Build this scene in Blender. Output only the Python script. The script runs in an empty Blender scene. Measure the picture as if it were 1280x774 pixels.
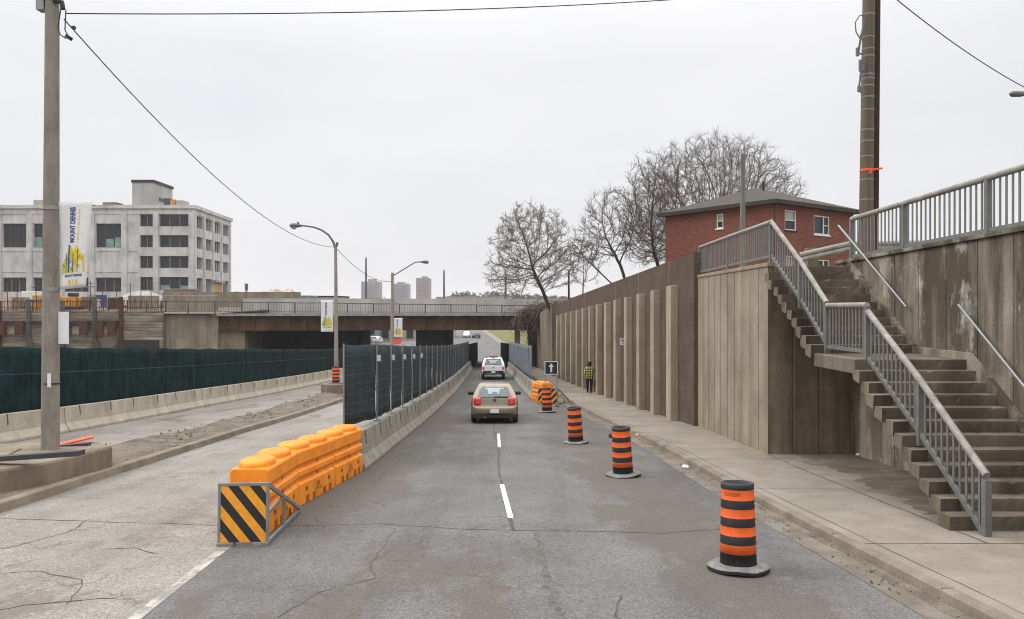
import bpy, math, random
from math import radians, sin, cos, pi, sqrt, atan2
from mathutils import Vector, Matrix, Euler

random.seed(7)
SC = bpy.context.scene
COL = SC.collection
F = 970.0; CX = 640.0; CY = 385.0; CZ = 2.6

# ------------------------------------------------------------------ road level
ZK = [(-60, 3.42), (0, 0.0), (28, -1.596), (35, -1.93), (46, -2.43), (60, -2.95), (68, -3.22),
      (80, -3.64), (100, -4.15), (130, -4.5), (200, -4.6), (4000, -4.6)]
def lerp_k(K, y):
    if y <= K[0][0]: return K[0][1]
    for (a, va), (b, vb) in zip(K, K[1:]):
        if y <= b:
            return va + (vb - va) * (y - a) / (b - a)
    return K[-1][1]
def zr(y):
    s = 0.0
    for d in (-4, -2, 0, 2, 4): s += lerp_k(ZK, y + d)
    return s / 5 if y > 14 else lerp_k(ZK, y)
def at(px, py, y):                       # the point that shows at a photo pixel, at distance y
    return Vector(((px - CX) * y / F, y, CZ + (CY - py) * y / F))
def on_road(px, py, h=0.0):              # the point of the road surface (raised by h) at a photo pixel
    lo, hi = 3.0, 400.0
    k = (py - CY) / F
    for _ in range(60):
        m = (lo + hi) / 2
        if (CZ - zr(m) - h) / m > k: lo = m
        else: hi = m
    y = (lo + hi) / 2
    return Vector(((px - CX) * y / F, y, zr(y) + h))

# ------------------------------------------------------------------ objects
def tag(o, label=None, cat=None, group=None, kind=None):
    if label: o['label'] = label
    if cat: o['category'] = cat
    if group: o['group'] = group
    if kind: o['kind'] = kind
    return o
def empty(name, loc=(0, 0, 0), rz=0, label=None, cat=None, group=None):
    o = bpy.data.objects.new(name, None); COL.objects.link(o)
    o.empty_display_size = 0.2
    o.location = loc; o.rotation_euler = (0, 0, rz)
    return tag(o, label, cat, group)
def copy_tree(o, parent=None):
    c = o.copy(); COL.objects.link(c)
    if parent is not None: c.parent = parent
    for ch in list(o.children): copy_tree(ch, c)
    return c
def root_of(o):
    while o.parent is not None: o = o.parent
    return o

class MB:
    def __init__(self): self.v = []; self.f = []; self.m = []; self.sm = []
    def add(self, vs, fs, mi=0, smooth=False):
        n = len(self.v); self.v.extend([tuple(p) for p in vs])
        for f in fs: self.f.append(tuple(n + i for i in f)); self.m.append(mi); self.sm.append(smooth)
        return self
    def hexa(self, p, mi=0):             # 8 corners: bottom 0-3 ccw, top 4-7
        return self.add(p, [(3, 2, 1, 0), (4, 5, 6, 7), (0, 1, 5, 4), (1, 2, 6, 5), (2, 3, 7, 6), (3, 0, 4, 7)], mi)
    def box(self, c, s, rz=0, mi=0, rx=0, ry=0):
        x, y, z = s[0] / 2, s[1] / 2, s[2] / 2
        p = [Vector(q) for q in ((-x, -y, -z), (x, -y, -z), (x, y, -z), (-x, y, -z), (-x, -y, z), (x, -y, z), (x, y, z), (-x, y, z))]
        if rz or rx or ry:
            R = Euler((rx, ry, rz)).to_matrix(); p = [R @ q for q in p]
        c = Vector(c)
        return self.hexa([q + c for q in p], mi)
    def b2(self, lo, hi, mi=0):
        return self.box([(a + b) / 2 for a, b in zip(lo, hi)], [abs(b - a) for a, b in zip(lo, hi)], mi=mi)
    def bar(self, p0, p1, w, h, mi=0, up=(0, 0, 1)):
        p0, p1 = Vector(p0), Vector(p1); d = (p1 - p0).normalized(); up = Vector(up)
        s = d.cross(up)
        if s.length < 1e-4: s = d.cross(Vector((1, 0, 0)))
        s.normalize(); u = s.cross(d).normalized()
        q = []
        for t in (-1, 1):
            for a, b in ((-1, p0), (-1, p1), (1, p1), (1, p0)):
                q.append(b + s * (-a * w / 2) + u * (t * h / 2))
        return self.hexa(q, mi)
    def tube(self, pts, r, n=8, mi=0, caps=True, smooth=True):
        pts = [Vector(p) for p in pts]
        if not isinstance(r, (list, tuple)): r = [r] * len(pts)
        vs = []; fs = []; ref = None
        for i, p in enumerate(pts):
            d = (pts[min(i + 1, len(pts) - 1)] - pts[max(i - 1, 0)])
            if d.length < 1e-9: d = Vector((0, 0, 1))
            d.normalize()
            if ref is None:
                ref = d.cross(Vector((0, 0, 1)) if abs(d.z) < .9 else Vector((1, 0, 0))).normalized()
            ref = (ref - d * ref.dot(d))
            if ref.length < 1e-6: ref = d.cross(Vector((0.3, 1, 0.2)))
            ref.normalize(); b = d.cross(ref)
            for k in range(n):
                a = 2 * pi * k / n
                vs.append(p + (ref * cos(a) + b * sin(a)) * r[i])
        for i in range(len(pts) - 1):
            for k in range(n):
                k2 = (k + 1) % n
                fs.append((i * n + k, i * n + k2, (i + 1) * n + k2, (i + 1) * n + k))
        self.add(vs, fs, mi, smooth)
        if caps and n > 2:
            m = len(pts) - 1
            self.add([vs[k] for k in range(n)], [tuple(range(n - 1, -1, -1))], mi)
            self.add([vs[m * n + k] for k in range(n)], [tuple(range(n))], mi)
        return self
    def lathe(self, prof, n=24, c=(0, 0, 0), mi=0, smooth=True, sq=1.0, mis=None):
        vs = []; fs = []
        for (r, z) in prof:
            for k in range(n):
                a = 2 * pi * k / n; vs.append((c[0] + r * cos(a), c[1] + r * sin(a) * sq, c[2] + z))
        for i in range(len(prof) - 1):
            g = [(i * n + k, i * n + (k + 1) % n, (i + 1) * n + (k + 1) % n, (i + 1) * n + k) for k in range(n)]
            if mis: self.add([], [], 0)
            fs.append((g, mis[i] if mis else mi))
        n0 = len(self.v); self.v.extend(vs)
        for g, m in fs:
            for f in g: self.f.append(tuple(n0 + i for i in f)); self.m.append(m); self.sm.append(smooth)
        return self
    def prism(self, poly, z0, z1, mi=0, smooth=False):   # footprint (ccw) -> upright prism; z may be callables
        f0 = z0 if callable(z0) else (lambda x, y: z0); f1 = z1 if callable(z1) else (lambda x, y: z1)
        n = len(poly)
        vs = [(x, y, f0(x, y)) for x, y in poly] + [(x, y, f1(x, y)) for x, y in poly]
        fs = [(i, (i + 1) % n, n + (i + 1) % n, n + i) for i in range(n)]
        fs += [tuple(range(n - 1, -1, -1)), tuple(range(n, 2 * n))]
        return self.add(vs, fs, mi, smooth)
    def sweep(self, prof, path, mi=0, closed=True, smooth=False, caps=True):
        # prof: list of (s, z) offsets; path: list of (origin Vector, side Vector)
        n = len(prof); vs = []; fs = []
        for o, s in path:
            for a, b in prof: vs.append(Vector(o) + Vector(s) * a + Vector((0, 0, b)))
        m = n if closed else n - 1
        for i in range(len(path) - 1):
            for k in range(m):
                k2 = (k + 1) % n
                fs.append((i * n + k, i * n + k2, (i + 1) * n + k2, (i + 1) * n + k))
        if closed and caps:
            fs.append(tuple(range(n - 1, -1, -1))); fs.append(tuple((len(path) - 1) * n + k for k in range(n)))
        return self.add(vs, fs, mi, smooth)
    def grid(self, fn, nu, nv, mi=0, smooth=True):
        vs = [fn(i / nu, j / nv) for j in range(nv + 1) for i in range(nu + 1)]
        fs = [(j * (nu + 1) + i, j * (nu + 1) + i + 1, (j + 1) * (nu + 1) + i + 1, (j + 1) * (nu + 1) + i) for j in range(nv) for i in range(nu)]
        return self.add(vs, fs, mi, smooth)
    def build(self, name, mats, parent=None, world=True, bevel=0, subd=0, loc=None, solid=0, autos=None):
        me = bpy.data.meshes.new(name)
        vs = self.v
        off = Vector((0, 0, 0))
        if parent is not None and world:
            off = root_of(parent).location.copy()
            p = parent
            while p.parent is not None: off = off + p.location; p = p.parent
        if loc is not None: off = Vector(loc)
        if off.length > 0: vs = [(x - off.x, y - off.y, z - off.z) for x, y, z in vs]
        me.from_pydata(vs, [], self.f)
        if not isinstance(mats, (list, tuple)): mats = [mats]
        for m in mats: me.materials.append(m)
        me.polygons.foreach_set('material_index', self.m)
        me.polygons.foreach_set('use_smooth', self.sm)
        me.update()
        o = bpy.data.objects.new(name, me); COL.objects.link(o)
        if parent is not None: o.parent = parent
        if loc is not None and parent is None: o.location = loc
        if solid:
            md = o.modifiers.new('solid', 'SOLIDIFY'); md.thickness = solid; md.offset = 0
        if bevel:
            md = o.modifiers.new('bevel', 'BEVEL'); md.width = bevel; md.segments = 2; md.limit_method = 'ANGLE'; md.angle_limit = radians(35)
        if subd:
            md = o.modifiers.new('sub', 'SUBSURF'); md.levels = subd; md.render_levels = subd
        return o

def text_mesh(s, size, origin, ux, uz, name, mat, parent, align='CENTER', extrude=0.002, rot=0, sx=1.0, bold=0.0):
    cu = bpy.data.curves.new('lettering', 'FONT'); cu.body = s; cu.size = size; cu.align_x = align; cu.align_y = 'CENTER'
    cu.extrude = 0; cu.resolution_u = 3; cu.offset = bold
    to = bpy.data.objects.new('lettering', cu); COL.objects.link(to)
    dg = bpy.context.evaluated_depsgraph_get(); dg.update()
    me = bpy.data.meshes.new_from_object(to.evaluated_get(dg))
    bpy.data.objects.remove(to)
    ux = Vector(ux); uz = Vector(uz); c, sn = cos(rot), sin(rot)
    mb = MB()
    pts = []
    for v in me.vertices:
        x, y = v.co.x * sx, v.co.y
        x, y = x * c - y * sn, x * sn + y * c
        pts.append(origin(x, y) if callable(origin) else Vector(origin) + ux * x + uz * y)
    mb.add(pts, [tuple(p.vertices) for p in me.polygons])
    bpy.data.meshes.remove(me)
    return mb.build(name, mat, parent)

# ------------------------------------------------------------------ materials
class NT:
    def __init__(self, name):
        self.mat = bpy.data.materials.new(name); self.mat.use_nodes = True
        self.t = self.mat.node_tree; self.n = self.t.nodes; self.l = self.t.links
        self.b = self.n['Principled BSDF']
        self.co = self.n.new('ShaderNodeTexCoord').outputs['Object']
    def map(self, scale=(1, 1, 1), rot=(0, 0, 0), loc=(0, 0, 0)):
        m = self.n.new('ShaderNodeMapping'); self.l.new(self.co, m.inputs['Vector'])
        m.inputs['Scale'].default_value = scale; m.inputs['Rotation'].default_value = rot; m.inputs['Location'].default_value = loc
        return m.outputs[0]
    def noise(self, scale, detail=6, rough=.6, stretch=(1, 1, 1), loc=(0, 0, 0), dist=0):
        x = self.n.new('ShaderNodeTexNoise'); self.l.new(self.map(stretch, loc=loc), x.inputs['Vector'])
        x.inputs['Scale'].default_value = scale; x.inputs['Detail'].default_value = detail; x.inputs['Roughness'].default_value = rough
        x.inputs['Distortion'].default_value = dist
        return x.outputs['Fac']
    def ramp(self, fac, stops, interp='LINEAR'):
        r = self.n.new('ShaderNodeValToRGB'); self.l.new(fac, r.inputs['Fac']); e = r.color_ramp.elements
        r.color_ramp.interpolation = interp
        while len(e) < len(stops): e.new(0.5)
        for k, (p, c) in enumerate(stops):
            e[k].position = p
            if not isinstance(c, (tuple, list)): c = (c, c, c)
            e[k].color = (c[0], c[1], c[2], 1)
        return r.outputs['Color']
    def mix(self, fac, a, b, mode='MIX'):
        m = self.n.new('ShaderNodeMix'); m.data_type = 'RGBA'; m.blend_type = mode
        for k, v in ((0, fac), (6, a), (7, b)):
            s = m.inputs[k]
            if hasattr(v, 'node'): self.l.new(v, s)
            elif isinstance(v, (int, float)): s.default_value = v if k == 0 else (v, v, v, 1)
            else: s.default_value = (v[0], v[1], v[2], 1)
        return m.outputs[2]
    def math(self, op, a, b=0.0, clamp=False):
        m = self.n.new('ShaderNodeMath'); m.operation = op; m.use_clamp = clamp
        for s, v in ((m.inputs[0], a), (m.inputs[1], b)):
            if hasattr(v, 'node'): self.l.new(v, s)
            else: s.default_value = v
        return m.outputs[0]
    def xyz(self):
        s = self.n.new('ShaderNodeSeparateXYZ'); self.l.new(self.co, s.inputs[0]); return s.outputs
    def bump(self, h, strength, dist=.01):
        b = self.n.new('ShaderNodeBump'); self.l.new(h, b.inputs['Height']); b.inputs['Strength'].default_value = strength
        b.inputs['Distance'].default_value = dist; self.l.new(b.outputs[0], self.b.inputs['Normal'])
    def done(self, col, rough=.8, metal=0, spec=.3, emit=None):
        if hasattr(col, 'node'): self.l.new(col, self.b.inputs['Base Color'])
        else: self.b.inputs['Base Color'].default_value = (*col, 1)
        if hasattr(rough, 'node'): self.l.new(rough, self.b.inputs['Roughness'])
        else: self.b.inputs['Roughness'].default_value = rough
        self.b.inputs['Metallic'].default_value = metal
        self.b.inputs['Specular IOR Level'].default_value = spec
        return self.mat

def sc(c, k): return tuple(min(1, x * k) for x in c)
def simple(name, c, rough=.6, metal=0, spec=.4, var=.18, scale=6, stretch=(1, 1, 1), bump=0, fine=None):
    t = NT(name)
    n = t.noise(scale, 6, .62, stretch)
    col = t.ramp(n, [(.3, sc(c, 1 - var)), (.7, sc(c, 1 + var))])
    if fine:
        f = t.noise(fine[0], 2, .5)
        col = t.mix(1, col, t.ramp(f, [(.3, 1 - fine[1]), (.7, 1 + fine[1] * .0)]), 'MULTIPLY')
    if bump: t.bump(t.noise(scale * 6, 5), bump)
    return t.done(col, rough, metal, spec)

def concrete(name, c, dark=.55, streak=.5, scale=.8, bump=.25, pale=None, seed=0, warm=(1, .93, .82)):
    t = NT(name); lo = (seed * 3.1, seed * 1.7, 0)
    base = t.ramp(t.noise(scale, 9, .65, loc=lo), [(.25, sc(c, .72)), (.5, c), (.75, sc(c, 1.22))])
    base = t.mix(1, base, t.ramp(t.noise(38, 3, .6), [(.32, .78), (.6, 1)]), 'MULTIPLY')
    s1 = t.noise(1.5, 6, .6, (1, 1, .12), lo)                          # runs of damp and soot down the face
    st = t.ramp(s1, [(.42, tuple(dark * w for w in warm)), (.6, 1.0)])
    base = t.mix(streak, base, t.mix(1, base, st, 'MULTIPLY'))
    bl = t.ramp(t.noise(.9, 7, .7, loc=(lo[0] + 9, 4, 2)), [(.52, 1.0), (.66, .62)])
    base = t.mix(streak * .8, base, t.mix(1, base, bl, 'MULTIPLY'))
    if pale:
        pw = t.ramp(t.noise(1.3, 8, .75, (1, 1, .5), (lo[0] + 2, 7, 1)), [(.56, 0.0), (.66, 1.0)])
        base = t.mix(t.math('MULTIPLY', pw, pale), base, (.46, .45, .42))
    t.bump(t.noise(22, 6, .7), bump)
    return t.done(base, .9, 0, .2)

def glossy(name, c, rough=.25, metal=0, spec=.5, coat=0):
    t = NT(name)
    col = t.ramp(t.noise(3, 5), [(.3, sc(c, .9)), (.7, sc(c, 1.06))])
    r = t.ramp(t.noise(9, 4), [(.3, rough * .8), (.7, min(1, rough * 1.3))])
    m = t.done(col, rough, metal, spec)
    t.b.inputs['Coat Weight'].default_value = coat
    t.b.inputs['Coat Roughness'].default_value = .08
    return m

def road_mat(name, c, dirt, tyre=.25, patch=.5, crack=.5, seed=0, bands=False):
    t = NT(name); lo = (seed * 5.3, seed * 2.1, 0)
    base = t.ramp(t.noise(.55, 9, .68, loc=lo), [(.28, sc(c, .76)), (.5, c), (.74, sc(c, 1.2))])
    agg = t.noise(42, 3, .75)
    base = t.mix(1, base, t.ramp(agg, [(.36, .60), (.5, .98), (.64, 1.30)]), 'MULTIPLY')
    base = t.mix(1, base, t.ramp(t.noise(13, 4, .75, loc=(2, 5, 1)), [(.3, .80), (.55, 1.0), (.75, 1.0)]), 'MULTIPLY')
    base = t.mix(.8, base, t.mix(1, base, t.ramp(t.noise(24, 3, .7), [(.3, .76), (.65, 1.1)]), 'MULTIPLY'))
    ty = t.noise(1.0, 5, .6, (1.25, .035, 1), lo)                        # wheel tracks along the lane
    base = t.mix(tyre, base, t.mix(1, base, t.ramp(ty, [(.35, .55), (.5, 1.0), (.68, 1.25)]), 'MULTIPLY'))
    pn = t.noise(.42, 8, .72, (1, .55, 1), (lo[0] + 3, 8, 0))
    if bands:
        bx = t.ramp(t.math('DIVIDE', t.math('ADD', t.xyz()['X'], 4.0), 8.0), [(.0, .45), (.10, .62), (.22, .30), (.34, .0), (.60, .0), (.70, .40), (.82, .60), (.93, .10)])
        pn = t.math('ADD', pn, t.math('MULTIPLY', bx, .24))
    pf = t.ramp(pn, [(.55, 0.0), (.60, 1.0)])
    base = t.mix(t.math('MULTIPLY', pf, patch), base, t.mix(1, dirt, t.ramp(agg, [(.3, .7), (.7, 1.2)]), 'MULTIPLY'))
    v = t.n.new('ShaderNodeTexVoronoi'); v.feature = 'DISTANCE_TO_EDGE'; v.inputs['Scale'].default_value = .42
    w = t.n.new('ShaderNodeVectorMath'); w.operation = 'ADD'
    nz = t.n.new('ShaderNodeTexNoise'); nz.inputs['Scale'].default_value = 1.4; nz.inputs['Detail'].default_value = 8
    t.l.new(t.map(loc=lo), nz.inputs['Vector'])
    ms = t.n.new('ShaderNodeVectorMath'); ms.operation = 'SCALE'; ms.inputs['Scale'].default_value = 1.3
    t.l.new(nz.outputs['Color'], ms.inputs[0]); t.l.new(t.map(loc=lo), w.inputs[0]); t.l.new(ms.outputs[0], w.inputs[1])
    t.l.new(w.outputs[0], v.inputs['Vector'])
    ck = t.ramp(v.outputs['Distance'], [(.0, 1.0), (.004, .6), (.009, 0.0)])
    gate = t.ramp(t.noise(.3, 4, .6, loc=(lo[0] + 1, 1, 5)), [(.46, 0.0), (.58, 1.0)])
    base = t.mix(t.math('MULTIPLY', t.math('MULTIPLY', ck, gate), crack), base, (.035, .033, .03))
    t.bump(agg, .5, .006)
    return t.done(base, .88, 0, .25)

def stripes(name, a, b, dirx, diry, period, axis=('X', 'Z')):
    t = NT(name); o = t.xyz()
    s = t.math('ADD', t.math('MULTIPLY', o[axis[0]], dirx), t.math('MULTIPLY', o[axis[1]], diry))
    fr = t.math('FRACT', t.math('DIVIDE', s, period))
    g = t.math('GREATER_THAN', fr, .5)
    dirt = t.ramp(t.noise(9, 6, .7), [(.3, .75), (.6, 1)])
    return t.done(t.mix(1, t.mix(g, a, b), dirt, 'MULTIPLY'), .5, 0, .4)

M = {}
M['asphalt'] = road_mat('asphalt', (.132, .128, .125), (.100, .087, .072), .42, .70, .40, 0, True)
M['old_concrete_road'] = road_mat('old_concrete_road', (.240, .222, .198), (.140, .120, .098), .30, .75, .5, 3)
M['far_asphalt'] = road_mat('far_asphalt', (.15, .148, .147), (.14, .13, .12), .3, .3, .3, 5)
M['ground'] = simple('bare_ground', (.13, .115, .09), .95, 0, .1, .35, .2)
M['dirt'] = simple('median_dirt', (.165, .140, .112), .95, 0, .1, .42, 1.6, bump=.6, fine=(30, .4))
M['grass'] = simple('dry_grass', (.17, .165, .075), .95, 0, .1, .35, .4, fine=(6, .3))
M['kerb'] = concrete('kerb_concrete', (.235, .200, .160), .6, .5, 1.6, .35)
M['gutter'] = concrete('gutter_concrete', (.195, .172, .145), .6, .6, 2.2, .4, seed=2)
M['sidewalk'] = concrete('sidewalk_concrete', (.258, .228, .192), .72, .35, .7, .2, seed=1)
M['wall_pale'] = concrete('board_marked_concrete', (.300, .258, .195), .60, .45, .8, .2, pale=.22, seed=4)
M['wall_dark'] = concrete('dark_streaked_concrete', (.262, .215, .162), .42, .75, .9, .25, seed=6)
M['wall_right'] = concrete('stained_concrete', (.285, .248, .200), .30, 1.0, .9, .25, pale=.75, seed=8)
M['pilaster'] = concrete('pilaster_concrete', (.365, .312, .238), .58, .45, 1.0, .2, seed=9)
M['pilaster_side'] = M['pilaster']
M['step'] = concrete('step_concrete', (.190, .160, .125), .45, .7, 1.4, .3, seed=11)
M['jersey'] = concrete('barrier_concrete', (.43, .385, .315), .66, .45, 1.2, .2, seed=12)
M['jersey_grey'] = concrete('barrier_grey_concrete', (.285, .260, .222), .6, .5, 1.2, .2, seed=13)
M['plinth'] = concrete('plinth_concrete', (.235, .195, .150), .55, .5, 1.6, .5, seed=14)
M['abutment'] = concrete('abutment_concrete', (.27, .235, .185), .6, .6, .5, .2, seed=15)
M['pole_concrete'] = simple('pole_concrete', (.245, .225, .195), .9, 0, .2, .28, 5, (1, 1, .4), .2, (60, .25))
M['brown_aggregate'] = simple('brown_exposed_aggregate', (.125, .088, .068), .95, 0, .15, .22, 1.2, bump=.5, fine=(24, .4))
M['rail'] = simple('grey_rail_metal', (.150, .152, .146), .6, .2, .4, .18, 4)
M['rail_top'] = simple('pale_rail_cap', (.275, .262, .240), .7, .0, .3, .3, 5, fine=(40, .2))
M['galv'] = simple('galvanised_steel', (.25, .26, .265), .5, .4, .5, .15, 8)
M['dark_metal'] = simple('dark_metal', (.06, .065, .07), .5, .4, .4, .15, 8)
M['black'] = simple('black_rubber', (.018, .018, .020), .75, 0, .3, .25, 8)
M['rubber'] = simple('dusty_rubber', (.22, .21, .20), .9, 0, .2, .35, 6, fine=(40, .4))
M['drum_black'] = simple('black_drum_plastic', (.022, .022, .026), .6, 0, .4, .3, 5)
M['band'] = simple('orange_band', (.78, .125, .022), .55, 0, .4, .16, 6, (1, 1, .3))
M['orange'] = simple('orange_plastic', (.84, .255, .010), .5, 0, .4, .12, 2.5, bump=.05, fine=(9, .12))
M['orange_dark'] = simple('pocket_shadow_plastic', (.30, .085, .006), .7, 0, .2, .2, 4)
M['stencil'] = simple('faded_stencil', (.10, .06, .02), .8, 0, .2, .3, 20)
M['frame_grey'] = simple('grey_steel_frame', (.20, .205, .21), .6, .3, .4, .2, 7)
M['green_screen'] = simple('green_screen_cloth', (.0085, .025, .026), .9, 0, .10, .65, 2.6, (1, 1, .5), fine=(14, .3))
M['navy_screen'] = simple('navy_screen_cloth', (.040, .053, .060), .85, 0, .15, .3, 2.5, (1, 1, .4), fine=(20, .3))
M['grey_screen'] = simple('grey_screen_cloth', (.115, .135, .155), .85, 0, .15, .3, 2.5, (1, 1, .25))
M['hoarding'] = simple('underpass_shade_black', (.012, .012, .012), .9, 0, .1, .3, 1)  # underpass shade put in as black on walls and piers
M['rust_girder'] = None
t = NT('rusted_girder_steel')
c = t.ramp(t.noise(.9, 8, .7, (1, 1, .25)), [(.3, (.045, .028, .020)), (.5, (.085, .050, .034)), (.68, (.15, .085, .052))])
c = t.mix(t.ramp(t.noise(.35, 6, .6), [(.5, 0.0), (.65, .8)]), c, (.030, .026, .022))
M['rust_girder'] = t.done(c, .9, .1, .2)
M['rust'] = simple('rusted_steel', (.085, .038, .026), .9, .1, .2, .35, 3)
M['deck_edge'] = simple('deck_edge_steel', (.25, .255, .25), .7, .1, .3, .25, 1.5)
M['bridge_rail'] = simple('bridge_rail_steel', (.085, .085, .075), .7, .2, .3, .25, 2)
t = NT('weathered_lagging_boards')
o = t.xyz()
bz = t.math('FRACT', t.math('DIVIDE', o['Z'], .3))
bi = t.math('FLOOR', t.math('DIVIDE', o['Z'], .3))
wn = t.n.new('ShaderNodeTexNoise'); wn.inputs['Scale'].default_value = 1.0; wn.inputs['Detail'].default_value = 4
cv = t.n.new('ShaderNodeCombineXYZ'); t.l.new(t.math('MULTIPLY', o['X'], .25), cv.inputs[0]); t.l.new(t.math('MULTIPLY', bi, 3.7), cv.inputs[2])
t.l.new(cv.outputs[0], wn.inputs['Vector'])
c = t.ramp(wn.outputs['Fac'], [(.3, (.11, .09, .07)), (.5, (.21, .18, .145)), (.7, (.34, .29, .225))])
c = t.mix(.8, c, t.mix(1, c, t.ramp(t.noise(1.2, 8, .7, (.3, 1, 3)), [(.35, .5), (.6, 1.1)]), 'MULTIPLY'))
c = t.mix(t.math('LESS_THAN', bz, .12), c, (.03, .026, .02))
M['lagging'] = t.done(c, .95, 0, .15)
# brick
t = NT('red_brick')
bt = t.n.new('ShaderNodeTexBrick'); bt.inputs['Scale'].default_value = 1.0
bt.inputs['Brick Width'].default_value = .24; bt.inputs['Row Height'].default_value = .085; bt.inputs['Mortar Size'].default_value = .010
bt.inputs['Color1'].default_value = (.205, .056, .036, 1); bt.inputs['Color2'].default_value = (.135, .036, .026, 1); bt.inputs['Mortar'].default_value = (.15, .095, .08, 1)
o = t.xyz(); cv = t.n.new('ShaderNodeCombineXYZ')
t.l.new(t.math('ADD', t.math('MULTIPLY', o['X'], .2), t.math('MULTIPLY', o['Y'], 1.4215)), cv.inputs[0]); t.l.new(o['Z'], cv.inputs[1]); t.l.new(cv.outputs[0], bt.inputs['Vector'])
c = t.mix(.8, bt.outputs['Color'], t.mix(1, bt.outputs['Color'], t.ramp(t.noise(.7, 7, .7), [(.3, .7), (.65, 1.15)]), 'MULTIPLY'))
M['brick'] = t.done(c, .9, 0, .2)
M['shingle'] = simple('grey_brown_shingles', (.085, .076, .068), .95, 0, .15, .25, 2.5, (1, 1, 4), fine=(14, .35))
M['fascia'] = simple('dark_fascia', (.030, .024, .022), .7, 0, .3, .2, 4)
M['white_paint'] = simple('white_paint', (.62, .61, .58), .6, 0, .4, .1, 4)
M['plate_white'] = simple('plate_white', (.66, .67, .70), .5, 0, .4, .06, 9)
M['glass_dark'] = glossy('dark_window_glass', (.020, .026, .034), .25, 0, .25)
M['glass_pale'] = glossy('curtained_window_glass', (.30, .30, .29), .2, 0, .6)
M['glass_green'] = simple('green_tinted_glazing', (.16, .27, .24), .35, 0, .5, .35, .7)
M['bld_white'] = None
t = NT('weathered_white_concrete')
c = t.ramp(t.noise(.35, 9, .68), [(.3, (.36, .35, .34)), (.5, (.50, .49, .48)), (.7, (.58, .575, .57))])
c = t.mix(.6, c, t.mix(1, c, t.ramp(t.noise(.9, 7, .7, (1, 1, .18)), [(.36, .6), (.55, 1.02)]), 'MULTIPLY'))
M['bld_white'] = t.done(c, .9, 0, .2)
M['bld_grey'] = simple('grey_roof_block', (.34, .33, .32), .9, 0, .2, .22, .5, (1, 1, .3))
M['wood_bright'] = simple('raw_plywood', (.52, .235, .060), .8, 0, .2, .15, 1.2)
M['wood'] = simple('weathered_wood', (.195, .155, .115), .95, 0, .15, .3, 3, (1, 1, .1), .2)
M['wood_pole'] = simple('dark_wood_pole', (.045, .030, .024), .95, 0, .15, .35, 5, (1, 1, .06), .3)
M['wood_pole_pale'] = simple('pale_wood_pole', (.125, .102, .078), .95, 0, .15, .3, 5, (1, 1, .06), .3)
M['wood_grey'] = simple('grey_wood_pole', (.17, .165, .14), .95, 0, .15, .25, 4, (1, 1, .06), .2)
M['lamp_pole'] = simple('lamp_post_concrete', (.26, .235, .20), .9, 0, .2, .25, 3, (1, 1, .4))
M['lamp_metal'] = simple('lamp_arm_metal', (.12, .13, .135), .5, .4, .4, .2, 6)
M['lamp_glass'] = simple('lamp_lens', (.32, .34, .35), .3, 0, .5, .1, 6)
M['wire'] = simple('black_cable', (.022, .022, .026), .7, 0, .3, .2, 5)
M['banner'] = simple('white_banner_cloth', (.66, .655, .66), .8, 0, .2, .06, 4)
M['banner_blue'] = simple('banner_blue', (.045, .075, .21), .8, 0, .2, .1, 6)
M['banner_yellow'] = simple('banner_yellow', (.66, .50, .045), .8, 0, .2, .12, 8)
M['banner_lime'] = simple('banner_yellow_green', (.48, .47, .06), .8, 0, .2, .12, 8)
M['line_white'] = None
t = NT('worn_white_road_paint')
f = t.ramp(t.noise(9, 8, .75), [(.34, 0.0), (.46, 1.0)])
M['line_white'] = t.done(t.mix(f, (.18, .175, .165), (.62, .615, .58)), .8, 0, .3)
t = NT('faded_road_paint')
f = t.ramp(t.noise(5, 8, .75), [(.42, 0.0), (.6, 1.0)])
M['line_faded'] = t.done(t.mix(f, (.20, .19, .172), (.44, .42, .37)), .85, 0, .3)
M['tar'] = simple('crack_tar', (.070, .065, .060), .85, 0, .3, .4, 6)
M['tar_soft'] = simple('cracked_asphalt', (.095, .088, .080), .9, 0, .3, .4, 9)
M['car_gold'] = glossy('gold_metallic_paint', (.225, .182, .118), .32, .4, .5, .8)
M['car_white'] = glossy('white_car_paint', (.62, .63, .64), .3, 0, .5, .5)
M['car_dark'] = glossy('dark_car_paint', (.03, .035, .045), .3, .2, .5, .5)
M['car_silver'] = glossy('silver_car_paint', (.36, .38, .40), .3, .4, .5, .5)
M['car_blue'] = glossy('blue_car_paint', (.03, .08, .28), .3, .1, .5, .5)
M['car_glass'] = glossy('car_rear_glass', (.035, .05, .055), .06, 0, .8)
M['cabin'] = simple('cabin_trim_seen_through_glass', (.10, .125, .135), .4, 0, .5, .2, 2)
M['cabin_pale'] = simple('windscreen_glow_tint', (.30, .37, .37), .3, 0, .5, .2, 2)
M['tail_red'] = glossy('tail_light_red', (.55, .012, .016), .18, 0, .6, .5)
M['tail_orange'] = glossy('tail_light_amber', (.72, .13, .05), .2, 0, .6, .5)
M['tail_lit'] = None
t = NT('lit_brake_light')
m_ = t.done((.65, .02, .02), .25)
t.b.inputs['Emission Color'].default_value = (1, .06, .04, 1); t.b.inputs['Emission Strength'].default_value = .22
M['tail_lit'] = m_
M['bumper_dark'] = simple('dark_bumper_and_shade', (.016, .017, .020), .6, 0, .4, .2, 4)
M['chrome'] = simple('dull_chrome', (.45, .45, .45), .25, .9, .5, .1, 4)
M['skin'] = simple('skin', (.42, .25, .18), .6, 0, .3, .08, 9)
M['trousers'] = simple('black_trousers', (.012, .012, .014), .9, 0, .2, .3, 9)
M['hair'] = simple('dark_hair', (.015, .012, .014), .7, 0, .3, .3, 40)
t = NT('yellow_black_check_shirt')
o = t.xyz()
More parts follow.
